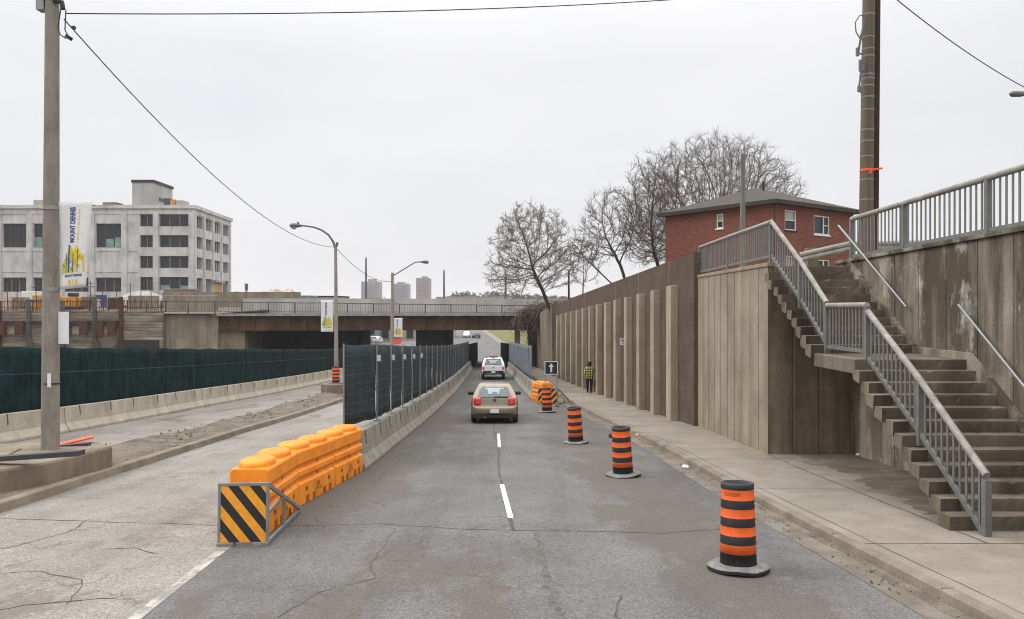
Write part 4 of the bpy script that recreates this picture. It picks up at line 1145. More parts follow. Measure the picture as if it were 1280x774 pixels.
# ------------------------------------------------------------------ rail bridge
SK = .075
YB = lambda x: 79.4 + SK * (x + 15)
r = empty('rail_bridge', (-13, 79.4, 1.0), label='rusty plate girder railway bridge crossing over the lanes', cat='bridge')
XA, XB = -29.9, 5.0
def bbox(mb, x0, x1, dy0, dy1, z0, z1):
    mb.hexa([(x0, YB(x0) + dy0, z0), (x1, YB(x1) + dy0, z0), (x1, YB(x1) + dy1, z0), (x0, YB(x0) + dy1, z0), (x0, YB(x0) + dy0, z1), (x1, YB(x1) + dy0, z1), (x1, YB(x1) + dy1, z1), (x0, YB(x0) + dy1, z1)])
GZ0, GZ1 = .30, 1.80
for dy, nm in ((0, 'girder'), (13.6, 'girder')):
    mb = MB(); bbox(mb, XA, XB, dy + .22, dy + .28, GZ0 + .05, GZ1 - .05); bbox(mb, XA, XB, dy, dy + .5, GZ0, GZ0 + .06); bbox(mb, XA, XB, dy, dy + .5, GZ1 - .06, GZ1)
    if dy == 0:
        x = XA + .4
        while x < XB: bbox(mb, x, x + .05, .03, .215, GZ0 + .062, GZ1 - .062); x += 1.72
    mb.build(nm, M['rust_girder'], r)
mb = MB(); bbox(mb, XA - .3, XB, -.30, 14.3, GZ1 + .003, GZ1 + .14); mb.build('deck', M['abutment'], r)
mb = MB(); bbox(mb, XA - .3, XB, -.42, -.302, GZ1 - .02, GZ1 + .24); mb.build('deck_edge', M['deck_edge'], r)
for k in range(6):
    mb = MB(); bbox(mb, XA, XB, 1.9 + k * 1.9, 2.1 + k * 1.9, GZ0 + .3, GZ1 - .002); mb.build('floor_beam', M['rust_girder'], r)
def rtop(x): return 3.22 - .012 * (x + 30)
x = XA - 5.2; k = 0
rail_rt = empty('bridge_railing', (-13, 79, 1.9), label='dark steel railing with mesh running along the bridge edge', cat='railing')
xs = []
while x < 4.8: xs.append(x); x += 2.62
for x in xs:
    mb = MB(); bbox(mb, x - .06, x + .06, -.28, -.20, GZ1 + .14, rtop(x)); mb.build('post', M['bridge_rail'], rail_rt)
for a, b in zip(xs, xs[1:]):
    mb = MB()
    for z in (.05, .22, 1.0): 
        zt = (rtop(a) - GZ1 - .14) * z
        bbox(mb, a, b, -.26, -.22, GZ1 + .14 + min(zt, rtop(b) - GZ1 - .14) - .03, GZ1 + .14 + zt + .02)
    n = 10
    for i in range(1, n): 
        q = a + (b - a) * i / n; bbox(mb, q - .012, q + .012, -.25, -.23, GZ1 + .2, rtop(q) - .02)
    mb.build('rail_panel', M['bridge_rail'], rail_rt)
mb = MB(); bbox(mb, XA - 2, XB + 3, 13.9, 14.3, GZ1 + .14, 3.72); o = mb.build('parapet_wall', M['bld_grey'], loc=(-13, 94, 2)); tag(o, 'pale concrete parapet along the far edge of the railway bridge', 'wall')
# abutments and piers; a black panel and black piers stand in for shade
mb = MB()
f = [(-35.2, YB(-35.2) + .2), ] 
n = 22; pts = []
for i in range(n + 1):
    x = -35.2 + (5.6) * i / n; pts.append((x, YB(x) - .15 + (.03 if i % 2 else 0)))
poly = pts + [(-29.6, 94.5), (-35.2, 94.5)]
mb.prism(poly, -6, 1.93); o = mb.build('bridge_abutment', M['abutment'], loc=(-32, 80, -3)); tag(o, 'ribbed pale concrete abutment under the end of the bridge beside the timber wall', 'abutment')
mb = MB(); bbox(mb, -29.6, -27.2, .5, 14, -6, .25); o = mb.build('bridge_abutment', M['abutment'], loc=(-28.5, 82, -3)); tag(o, 'lower concrete bearing shelf in the shade below the bridge girder', 'abutment')
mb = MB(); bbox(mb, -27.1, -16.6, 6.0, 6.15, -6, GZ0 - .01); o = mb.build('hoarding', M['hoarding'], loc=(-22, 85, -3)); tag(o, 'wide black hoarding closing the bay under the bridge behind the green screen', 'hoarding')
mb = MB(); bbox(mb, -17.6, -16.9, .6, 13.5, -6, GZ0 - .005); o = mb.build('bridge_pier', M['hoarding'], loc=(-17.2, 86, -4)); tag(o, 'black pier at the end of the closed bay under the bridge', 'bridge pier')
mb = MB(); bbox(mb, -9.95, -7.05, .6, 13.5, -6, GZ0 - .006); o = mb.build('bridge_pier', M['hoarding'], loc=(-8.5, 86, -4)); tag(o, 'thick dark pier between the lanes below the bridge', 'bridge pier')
mb = MB(); bbox(mb, .27, .86, .8, 3.2, -6, GZ0 - .006); o = mb.build('bridge_pier', M['abutment'], loc=(.6, 86, -4)); tag(o, 'pale concrete column at the sidewalk side below the bridge', 'bridge pier')
mb = MB(); bbox(mb, 1.9, 6.4, 3.5, 14.5, -6, GZ0 - .006); o = mb.build('bridge_abutment', M['wall_dark'], loc=(4, 86, -4)); tag(o, 'dark damp abutment below the bridge behind the hanging brush', 'abutment')
mb = MB(); mb.hexa([(3.25, 63, -4), (4.1, 63, -4), (5.2, 80, -4), (2.6, 80, -4), (3.25, 63, wtop(63) - .05), (4.1, 63, wtop(63) - .05), (5.2, 80, 1.9), (2.6, 80, 1.9)]); o = mb.build('wing_wall', M['wall_dark'], loc=(3.5, 70, -3)); tag(o, 'dark concrete wing wall joining the brown wall to the bridge', 'wall')
# ------------------------------------------------------------------ vehicles
def car_root(name, spec, loc, rz, label, paint, group=None, far=False):
    r = empty(name, loc, rz, label, spec['cat'], group)
    H = spec['top']; W = spec['w']; zb = spec['zb']; Ln = spec['len']
    top = lambda y: lerp_k(H, y)
    def wd(z): return lerp_k(W, z)
    pl = spec['plan']
    K = 12
    stn = spec['stations']
    vs = []; fs = []
    prev = None
    def half(y):
        t = top(y); p = lerp_k(pl, y); out = []
        b = zb + (0.10 if y < .03 or y > Ln - .05 else 0)
        for k in range(K):
            z = b + (t - b) * (k / (K - 1)) ; out.append((wd(z) * p, z))
        w = out[-1][0]; cr = spec['crown'](y)
        out += [(w * .93, t + cr * .45), (w * .6, t + cr * .85), (0, t + cr)]
        return [(0, b)] + out
    for y in stn:
        h = half(y); ring = [(x, y, z) for x, z in h] + [(-x, y, z) for x, z in h[-2:0:-1]]
        vs.append(ring)
    n = len(vs[0]); flat = [p for ring in vs for p in ring]
    for i in range(len(stn) - 1):
        for k in range(n): fs.append((i * n + k, i * n + (k + 1) % n, (i + 1) * n + (k + 1) % n, (i + 1) * n + k))
    fs.append(tuple(range(n - 1, -1, -1))); fs.append(tuple((len(stn) - 1) * n + k for k in range(n)))
    mb = MB(); mb.add(flat, fs, 0, True); body = mb.build('body', paint, r, world=False, subd=0 if far else 1)
    # inverse of the tail profile: y of the tail at height z
    def ytail(z):
        for (a, za), (b, zb_) in zip(H, H[1:]):
            if za <= z <= zb_ and zb_ > za: return a + (b - a) * (z - za) / (zb_ - za)
        return H[0][0]
    def patch(z0, z1, x0, x1, off, inset=0.0, nu=8, nv=5, round_=.0):
        m = MB()
        def fn(u, v):
            z = z0 + (z1 - z0) * v; xa = x0 if not callable(x0) else x0(z); xb = x1 if not callable(x1) else x1(z)
            x = xa + (xb - xa) * u
            e = abs(x) / max(.1, wd(z)); yy_ = ytail(z) + spec['wrap'](e) - off
            return (x, yy_, z)
        m.grid(fn, nu, nv); return m
    sw = spec['win']
    g = patch(sw[0], sw[1], lambda z: -(wd(z) - sw[2]), lambda z: wd(z) - sw[2], .018); gl = g.build('rear_window', M['car_glass'], r, world=False)
    gp = patch(sw[0] + .08, sw[1] - .05, lambda z: -(wd(z) - sw[2] - .12), lambda z: wd(z) - sw[2] - .12, .024)
    if not far:
        s = MB()                                  # light through the windscreen, put in as a pale patch on the rear glass
        s = patch(sw[0] + .13, sw[1] - .09, lambda z: -.36, lambda z: .34, .022, nu=10); s.build('windscreen_glow', M['cabin_pale'], gl, world=False)
        for xx, hw, zt in ((-.40, .17, .30), (.36, .19, .30), (0, .11, .19)):
            s = patch(sw[0] + .02, sw[0] + zt, lambda z, a=xx, h=hw, q=zt: a - h * (1 - .25 * max(0, (z - sw[0] - q + .1) / .1)), lambda z, a=xx, h=hw, q=zt: a + h * (1 - .25 * max(0, (z - sw[0] - q + .1) / .1)), .0265)
            s.build('head_rest', M['cabin'], gl, world=False)
        s = patch(sw[0] + .005, sw[0] + .035, lambda z: -.02, lambda z: .50, .034); s.build('wiper', M['black'], r, world=False)
    for sd in (-1, 1):
        for (z0, z1, xin, mat, nm) in spec['lights']:
            m = patch(z0, z1, (lambda z, s=sd, a=xin: s * a), (lambda z, s=sd: s * (wd(z) * spec['lw'])), .022, nu=5); m.build(nm, mat, r, world=False, solid=.02)
        m = MB(); y = spec['mirror'][0]; x = spec['mirror'][1]
        m.lathe([(0, -.10), (.09, -.085), (.115, 0), (.09, .085), (0, .10)], 10, (0, 0, 0)); 
        for i, v in enumerate(m.v): m.v[i] = (sd * x + v[0] * 1.05, y + v[1] * .6, spec['mirror'][2] + v[2] * .72)
        m.bar((sd * (x - .16), y, spec['mirror'][2] - .05), (sd * x, y, spec['mirror'][2] - .03), .05, .05)
        m.build('wing_mirror', spec['mirror_mat'], r, world=False)
        # side glass
        m = MB(); gy = spec['side']
        def sfn(u, v, sd=sd):
            z = sw[0] + .03 + (gy[2] - sw[0] - .03) * v; ya = gy[0] + .30 * v * gy[3]; yb = gy[1] - 1.0 * v * gy[3]; y = ya + (yb - ya) * u
            return (sd * (wd(z) * lerp_k(pl, y) + .006), y, z)
        m.grid(sfn, 8, 4); m.build('side_window', M['car_glass'], r, world=False)
    if spec['bumper']:
        z0, z1, mat = spec['bumper']
        m = MB()
        def bfn(u, v):
            x = (-1 + 2 * u) * spec['bw']; z = z0 + (z1 - z0) * v
            return (x, -.035 + .12 * (abs(x) / spec['bw']) ** 5 + .02 * (abs(v - .5) * 2) ** 3, z)
        m.grid(bfn, 14, 5); m.build('bumper', mat, r, world=False, solid=.05)
    pz, py_ = spec['plate']
    m = MB(); m.b2((-.155, py_ - .008, pz - .075), (.155, py_, pz + .075)); m.build('number_plate', M['plate_white'], r, world=False)
    m = MB(); bz, by = spec['badge']
    m.tube([(0, by, bz), (0, by - .015, bz)], .052, 16); m.build('badge', M['dark_metal'], r, world=False)
    for (y, sd) in ((spec['wheels'][0], -1), (spec['wheels'][0], 1), (spec['wheels'][1], -1), (spec['wheels'][1], 1)):
        R = spec['wr']; xw = spec['wx']
        m = MB(); prof = [(R * .62, -.09), (R * .93, -.095), (R, -.06), (R, .06), (R * .93, .095), (R * .62, .09)]
        m.lathe(prof, 22)
        for i, v in enumerate(m.v): m.v[i] = (sd * xw + v[2], y + v[0], R + v[1])
        tyre = m.build('wheel', M['black'], r, world=False)
        m = MB(); m.lathe([(R * .62, -.07), (R * .5, -.05), (R * .12, -.065), (0, -.065)], 14); m2 = [(v[0], v[1], v[2]) for v in m.v]
        for i, v in enumerate(m2): m.v[i] = (sd * (xw - v[2]), y + v[0], R + v[1])
        m.build('rim', M['galv'], tyre, world=False)
        m = MB()
        for k in range(12):
            pass
    return r, patch
golf = dict(cat='car', len=4.15, zb=.20, wrap=lambda e: .10 * max(0, e - .72) ** 1.5 * 5,
    top=[(0, .60), (.03, .64), (.07, .93), (.12, .98), (.52, 1.36), (.70, 1.41), (1.3, 1.435), (2.1, 1.42), (2.5, 1.33), (3.15, .97), (3.9, .80), (4.12, .62), (4.15, .5)],
    w=[(.20, .74), (.30, .83), (.50, .865), (.70, .862), (.93, .828), (1.0, .80), (1.36, .615), (1.44, .56)],
    plan=[(0, .90), (.05, .955), (.15, .985), (.4, 1.0), (3.0, 1.0), (3.8, .95), (4.15, .72)],
    stations=[0, .015, .03, .05, .07, .09, .12, .2, .32, .42, .52, .6, .70, 1.0, 1.3, 1.7, 2.1, 2.3, 2.5, 2.8, 3.15, 3.5, 3.9, 4.05, 4.12, 4.15],
    crown=lambda y: .012 if y > .12 else .002, win=(.945, 1.37, .065), lights=[(.67, .955, .50, M['tail_red'], 'tail_light')], lw=.985, mirror=(2.35, .93, .98), mirror_mat=M['bumper_dark'],
    side=(.75, 2.9, 1.34, .9), bumper=(.36, .60, M['car_gold']), bw=.84, plate=(.47, -.064), badge=(.845, .045), wheels=(.72, 3.27), wr=.315, wx=.76)
yg = 28.0; xg = (618.3 - CX) * yg / F
rg, patch = car_root('hatchback_car', golf, (xg, yg, zr(yg)), .028, 'gold hatchback with red tail lights driving away down the lane', M['car_gold'])
rg.rotation_euler = (math.atan(-.055), 0, .028)
mb = MB(); mb.b2((-.80, -.02, .20), (.80, .2, .36)); mb.build('underside_shade', M['bumper_dark'], rg, world=False, bevel=.02)  # black of this block stands in for the shade under the car
mb = MB(); mb.tube([(-.36, .0, .24), (-.36, -.05, .235)], .035, 8); mb.build('exhaust', M['chrome'], rg, world=False)
mb = MB(); mb.tube([(0, .66, 1.44), (0, .55, 1.58)], .006, 5); mb.build('aerial', M['black'], rg, world=False)
m = patch(1.37, 1.40, -.30, .30, .02); m.build('high_brake_light', M['tail_red'], rg, world=False)
m = patch(.935, .955, lambda z: -.78, lambda z: .78, .012); m.build('hatch_seam', M['bumper_dark'], rg, world=False)

suv = dict(cat='pickup truck', len=5.0, zb=.40, wrap=lambda e: .10 * max(0, e - .75) ** 1.5 * 5,
    top=[(0, .70), (.03, .74), (.06, 1.08), (.09, 1.12), (.42, 1.62), (.55, 1.69), (1.2, 1.73), (2.4, 1.72), (2.8, 1.6), (3.4, 1.18), (4.6, 1.08), (4.97, .8), (5.0, .7)],
    w=[(.40, .86), (.55, .905), (.9, .91), (1.10, .89), (1.2, .865), (1.62, .70), (1.75, .66)],
    plan=[(0, .93), (.05, .97), (.2, 1.0), (4.2, 1.0), (4.8, .93), (5.0, .78)],
    stations=[0, .015, .03, .045, .06, .09, .15, .25, .42, .5, .55, .8, 1.2, 1.8, 2.4, 2.6, 2.8, 3.1, 3.4, 4.0, 4.6, 4.85, 4.97, 5.0],
    crown=lambda y: .015 if y > .12 else .002, win=(1.14, 1.60, .07), lights=[(.78, 1.02, .68, M['tail_lit'], 'tail_light')], lw=.985, mirror=(3.0, 1.06, 1.18), mirror_mat=M['bumper_dark'],
    side=(.7, 3.1, 1.60, .7), bumper=(.42, .72, M['bumper_dark']), bw=.90, plate=(.60, -.064), badge=(.96, .035), wheels=(.95, 3.95), wr=.38, wx=.80)
yu = 59.5; xu = (616.7 - CX) * yu / F
ru, patch = car_root('pickup_truck', suv, (xu, yu, zr(yu)), .03, 'white utility truck with dark bumper and lit tail lights entering the underpass', M['car_white'])
ru.rotation_euler = (math.atan(-.045), 0, .03)
for sd in (-1, 1):
    mb = MB(); mb.tube([(sd * .62, .6, 1.76), (sd * .62, 2.2, 1.78)], .03, 6); mb.build('roof_rail', M['dark_metal'], ru, world=False)
m = MB(); m.b2((-.14, .40, 1.69), (.14, .46, 1.74)); m.build('high_brake_light', M['tail_lit'], ru, world=False)
m = MB(); m.b2((-.35, .62, 1.75), (.35, .9, 1.82)); m.build('roof_light_bar', M['dark_metal'], ru, world=False, bevel=.02)
m = MB(); m.b2((-.56, .52, 1.70), (-.42, .58, 1.78)); m.build('amber_beacon', M['tail_orange'], ru, world=False)
m = MB(); m.b2((-.52, -.09, .44), (-.10, -.06, .50)); m.build('step_glint', M['galv'], ru, world=False)
m = MB(); m.b2((.12, -.09, .43), (.50, -.06, .48)); m.build('step_glint', M['galv'], ru, world=False)

FC = [((584, 421.5), 1, M['car_white'], 3.14, 'white car coming down the far road beyond the bridge'),
      ((596.3, 423.2), 1, M['car_dark'], .15, 'dark car driving away on the far road beyond the bridge'),
      ((449, 430.5), 0, M['car_silver'], 1.3, 'silver car parked beyond the bridge, before the teal building'),
      ((463, 430.0), 0, M['car_dark'], 1.35, 'dark car parked beyond the bridge, between the silver and white ones'),
      ((477, 429.5), 0, M['car_white'], 1.3, 'white car parked beyond the bridge, right of the parked dark one'),
      ((557.5, 434.5), 0, M['car_blue'], .6, 'blue car parked beyond the bridge beside the red and white board')]
for (px, py), k, paint, rz, lab in FC:
    p = on_road(px, py); 
    car_root('parked_car' if not k else 'distant_car', dict(golf, bumper=None), (p.x, p.y, p.z + .02), rz, lab, paint, 'small cars beyond the bridge', far=True)

# ------------------------------------------------------------------ pedestrian
def skin_fig(name, V, E, mat, parent, sub=2, rootv=0):
    me = bpy.data.meshes.new(name); me.from_pydata([v[:3] for v in V], E, []); me.update()
    o = bpy.data.objects.new(name, me); COL.objects.link(o); o.parent = parent
    md = o.modifiers.new('skin', 'SKIN')
    md.use_smooth_shade = True
    sk = me.skin_vertices[0].data if me.skin_vertices else None
    return o, md
def tube_limb(mb, pts, rad, n=10, mi=0):
    P = []; R = []
    for i in range(len(pts) - 1):
        for k in range(4):
            t = k / 4; P.append(Vector(pts[i]).lerp(Vector(pts[i + 1]), t)); R.append(rad[i] + (rad[i + 1] - rad[i]) * t)
    P.append(Vector(pts[-1])); R.append(rad[-1])
    mb.tube(P, R, n, mi)
yp = 43.2; zp = zr(yp) + .136
pr = empty('person', (at(737, 497, yp).x, yp, zp), -.05, 'pedestrian in a yellow and black check shirt and black trousers walking away along the sidewalk', 'person')
# body: one surface grown over a skeleton (walking away, left foot ahead)
BV = [(0, 0, .93, .150), (0, -.01, 1.12, .150), (0, 0, 1.32, .165), (0, .01, 1.45, .10), (0, .015, 1.50, .060), (0, .02, 1.58, .085), (0, .02, 1.68, .095), (0, .02, 1.74, .06),
      (-.10, .0, .88, .105), (-.105, .10, .50, .068), (-.10, .16, .10, .045), (-.10, .27, .045, .042),
      (.10, .0, .88, .105), (.095, .05, .48, .068), (.06, -.14, .12, .045), (.06, -.05, .035, .042),
      (-.19, 0, 1.41, .075), (-.255, -.05, 1.14, .050), (-.27, .04, .90, .036), (-.27, .07, .81, .034),
      (.19, 0, 1.41, .075), (.27, .04, 1.15, .050), (.31, .10, .92, .036), (.315, .12, .83, .034)]
BE = [(0, 1), (1, 2), (2, 3), (3, 4), (4, 5), (5, 6), (6, 7), (0, 8), (8, 9), (9, 10), (10, 11), (0, 12), (12, 13), (13, 14), (14, 15), (2, 16), (16, 17), (17, 18), (18, 19), (2, 20), (20, 21), (21, 22), (22, 23)]
me = bpy.data.meshes.new('body'); me.from_pydata([v[:3] for v in BV], BE, []); me.update()
bo = bpy.data.objects.new('body', me); COL.objects.link(bo); bo.parent = pr
md = bo.modifiers.new('skin', 'SKIN'); md.use_smooth_shade = True
for i, v in enumerate(BV):
    sv = me.skin_vertices[0].data[i]; rr = v[3]; sv.radius = (rr * (1.25 if i in (1, 2) else 1), rr * (.8 if i in (1, 2) else 1)); sv.use_root = (i == 0)
sd_ = bo.modifiers.new('sub', 'SUBSURF'); sd_.levels = 2; sd_.render_levels = 2
dg = bpy.context.evaluated_depsgraph_get(); dg.update()
nm_ = bpy.data.meshes.new_from_object(bo.evaluated_get(dg)); bo.modifiers.clear(); bo.data = nm_
nm_.materials.clear(); nm_.materials.append(M['skin']); nm_.materials.append(M['trousers'])
for p in nm_.polygons:
    p.use_smooth = True
    c = p.center; p.material_index = 1 if c.z < .16 else 0
def cloth_from(name, test, off, mat):
    vs = [v.co + v.normal * off for v in nm_.vertices]
    fs = [tuple(p.vertices) for p in nm_.polygons if test(p.center)]
    used = sorted({i for f in fs for i in f}); mp_ = {a: b for b, a in enumerate(used)}
    mb = MB(); mb.add([vs[i] for i in used], [tuple(mp_[i] for i in f) for f in fs], 0, True); return mb.build(name, mat, pr, world=False)
cloth_from('shirt', lambda c: .84 < c.z < 1.50 and (abs(c.x) < .22 or c.z > 1.10), .022, M['shirt'])
cloth_from('trousers', lambda c: .08 < c.z < .95 and abs(c.x) < .215, .014, M['trousers'])
mb = MB(); mb.lathe([(0, 1.83), (.06, 1.82), (.105, 1.77), (.115, 1.70), (.105, 1.62), (.08, 1.57)], 14, (0, .012, -.035), sq=1.1); mb.build('hair', M['hair'], pr, world=False)
for sd in (-1, 1):
    base = Vector((-.27, .07, .80)) if sd < 0 else Vector((.315, .12, .82))
    mb = MB()
    for k in range(4):
        y = -.03 + .02 * k; L = (.070, .082, .078, .062)[k]
        mb.tube([base + Vector((0, y, .0)), base + Vector((-.006 * sd, y, -L * .6)), base + Vector((-.022 * sd, y + .004, -L))], [.0095, .009, .007], 6)
    mb.tube([base + Vector((-.012 * sd, .035, .02)), base + Vector((-.03 * sd, .06, -.025)), base + Vector((-.032 * sd, .058, -.05))], [.011, .010, .008], 6)
    mb.build('hand', M['skin'], pr, world=False)
for sd in (-1, 1):
    mb = MB(); mb.tube([(sd * .098, .02, 1.66), (sd * .108, .015, 1.64), (sd * .10, .02, 1.61)], [.012, .02, .012], 6); mb.build('ear', M['skin'], pr, world=False)
hb = pr.location + Vector((.33, .12, .42))
mb = MB(); mb.hexa([(hb.x - .07, hb.y - .13, hb.z), (hb.x + .07, hb.y - .13, hb.z), (hb.x + .07, hb.y + .13, hb.z), (hb.x - .07, hb.y + .13, hb.z), (hb.x - .05, hb.y - .11, hb.z + .27), (hb.x + .05, hb.y - .11, hb.z + .27), (hb.x + .05, hb.y + .11, hb.z + .27), (hb.x - .05, hb.y + .11, hb.z + .27)])
mb.tube([(hb.x, hb.y - .06, hb.z + .26), (hb.x - .01, hb.y - .02, hb.z + .35), (hb.x - .01, hb.y + .02, hb.z + .35), (hb.x, hb.y + .06, hb.z + .26)], .012, 5)
o = mb.build('carrier_bag', M['trousers'], loc=hb, bevel=.02); tag(o, 'small black bag carried in the right hand of the pedestrian', 'bag')

# ------------------------------------------------------------------ facade helper
class Face:
    def __init__(self, o, u, n): self.o = Vector(o); self.u = Vector(u).normalized(); self.n = Vector(n).normalized()
    def p(self, s, z, d=0.0): q = self.o + self.u * s + self.n * d; return Vector((q.x, q.y, z))
    def box(self, mb, s0, s1, z0, z1, d0, d1, mi=0):
        mb.hexa([self.p(s0, z0, d1), self.p(s1, z0, d1), self.p(s1, z0, d0), self.p(s0, z0, d0), self.p(s0, z1, d1), self.p(s1, z1, d1), self.p(s1, z1, d0), self.p(s0, z1, d0)], mi)
    def wall(self, mb, s0, s1, z0, z1, holes, depth=.35):
        S = sorted({s0, s1} | {h[0] for h in holes} | {h[1] for h in holes}); Z = sorted({z0, z1} | {h[2] for h in holes} | {h[3] for h in holes})
        for a, b in zip(S, S[1:]):
            for c, d in zip(Z, Z[1:]):
                m_, k = (a + b) / 2, (c + d) / 2
                if any(h[0] < m_ < h[1] and h[2] < k < h[3] for h in holes): continue
                mb.add([self.p(a, c), self.p(b, c), self.p(b, d), self.p(a, d)], [(0, 1, 2, 3)])
        for a, b, c, d in holes:
            for q0, q1 in (((a, c), (b, c)), ((b, c), (b, d)), ((b, d), (a, d)), ((a, d), (a, c))):
                mb.add([self.p(*q0), self.p(*q1), self.p(*q1, -depth), self.p(*q0, -depth)], [(0, 1, 2, 3)])

# ------------------------------------------------------------------ brick house
hc = Vector((16.9, 50.0, 0)); ul = Vector((-.614, .79, 0)); ur = Vector((.8075, .59, 0)); nl = Vector((-.79, -.614, 0)); nr = Vector((.59, -.8075, 0))
GZ, EZ = 2.6, 9.45
r = empty('brick_house', (17.8, 56, GZ), label='red brick house with a low brown hipped roof above the retaining wall', cat='house')
FL = Face(hc, ul, nl); FR = Face(hc, ur, nr); LA, LB = 9.1, 9.3
def hx(face, px):                           # distance along the face for a photo column
    k = (px - CX) / F; o, u = face.o, face.u
    return (k * o.y - o.x) / (u.x - k * u.y)
def hz(face, s, py): y = face.p(s, 0).y; return CZ + (CY - py) * y / F
winL = []; winR = []
def wrect(face, x0, x1, y0, y1):
    s0, s1 = sorted((hx(face, x0), hx(face, x1))); s = (s0 + s1) / 2
    return (s0, s1, hz(face, s, y1), hz(face, s, y0))
winL = [wrect(FL, 895.5, 904, 267.5, 285.5)]; winR = [wrect(FR, 981, 995.5, 263, 288), wrect(FR, 1017.5, 1037, 270, 293.5)]
for (a, b, c, d) in list(winR): winR.append((a, b, c - 3.0, d - 3.0))
mb = MB(); FL.wall(mb, 0, LA, GZ - 3, EZ, winL, .18); mb.build('wall', M['brick'], r)
mb = MB(); FR.wall(mb, 0, LB, GZ - 3, EZ, winR, .18); mb.build('wall', M['brick'], r)
back = Face(hc + ul * LA, ur, -nr); mb = MB(); back.wall(mb, 0, LB, GZ - 3, EZ, []); mb.build('wall', M['brick'], r)
side = Face(hc + ur * LB, ul, -nl); mb = MB(); side.wall(mb, 0, LA, GZ - 3, EZ, []); mb.build('wall', M['brick'], r)
e = .42
C = [hc - ul * e - ur * e, hc + ur * (LB + e) - ul * e, hc + ur * (LB + e) + ul * (LA + e), hc + ul * (LA + e) - ur * e]
mid = hc + ul * LA / 2 + ur * LB / 2
rA = mid - ur * .5; rB = mid + ur * .5; RZ = 11.25
mb = MB()
def cz(v, z): return (v.x, v.y, z)
ez = EZ + .12
mb.add([cz(C[0], ez), cz(C[1], ez), cz(C[2], ez), cz(C[3], ez), cz(rA, RZ), cz(rB, RZ)], [(0, 1, 5, 4), (1, 2, 5), (2, 3, 4, 5), (3, 0, 4)]); mb.build('roof', M['shingle'], r)
mb = MB(); zz = [EZ - .14, ez - .004]
vs = [cz(c, z) for z in zz for c in C]; mb.add(vs, [(i, (i + 1) % 4, 4 + (i + 1) % 4, 4 + i) for i in range(4)] + [(3, 2, 1, 0)]); mb.build('eave_fascia', M['fascia'], r)
mb = MB(); q = rA - ul * .8; mb.tube([(q.x, q.y, RZ - .7), (q.x, q.y, RZ + .35)], .09, 8); mb.build('vent_pipe', M['fascia'], r)
for face, W_ in ((FL, winL), (FR, winR)):
    for i, (a, b, c, d) in enumerate(W_):
        mb = MB(); f = .075
        face.box(mb, a, a + f, c, d, -.10, -.03); face.box(mb, b - f, b, c, d, -.10, -.03); face.box(mb, a + f, b - f, d - f, d, -.10, -.031); face.box(mb, a + f, b - f, c, c + f, -.10, -.031)
        if face is FR and i % 2 == 1:
            m_ = a + (b - a) * .64; face.box(mb, m_ - .04, m_ + .04, c + f, d - f, -.10, -.032)
            face.box(mb, m_ + .04, b - f, (c + d) / 2 - .03, (c + d) / 2 + .03, -.10, -.033)
        else: face.box(mb, a + f, b - f, (c + d) / 2 - .03, (c + d) / 2 + .03, -.10, -.032)
        w_ = mb.build('window', M['white_paint'], r)
        mb = MB(); face.box(mb, a, b, c, (c + d) / 2, -.16, -.12); mb.build('pane', M['glass_dark'], w_)
        mb = MB(); face.box(mb, a, b, (c + d) / 2, d, -.16, -.121); mb.build('pane', M['glass_pale'] if not (face is FR and i % 2 == 1) else M['glass_dark'], w_)
        mb = MB(); face.box(mb, a - .06, b + .06, c - .10, c - .005, -.05, .06); mb.build('sill', M['white_paint'] if i % 2 or face is FL else M['fascia'], w_)
s = hx(FR, 966); mb = MB(); q = hc - ul * .06 - ur * .06; mb.tube([(q.x, q.y, GZ - 1), (q.x, q.y, EZ - .15)], .05, 6); mb.build('downpipe', M['fascia'], r)
# guard rail at the street edge by the stair top
r = empty('guard_rail', (8.9, 23, 3.55), label='galvanised crash rail on a wooden post at the stair top', cat='guard rail')
a, b = at(1000, 322, 24.5), at(1062, 308, 24.0)
mb = MB()
for dz in (-.075, .075): mb.tube([a + Vector((0, 0, dz)), b + Vector((0, 0, dz)), b + Vector((6, -1.0, dz))], .085, 8)
mb.build('rail_beam', M['rail_top'], r)
p = at(1018, 318, 24.6); mb = MB(); mb.b2((p.x - .17, p.y + .1, 3.0), (p.x + .17, p.y + .4, p.z + .22)); mb.build('post', M['wood'], r)
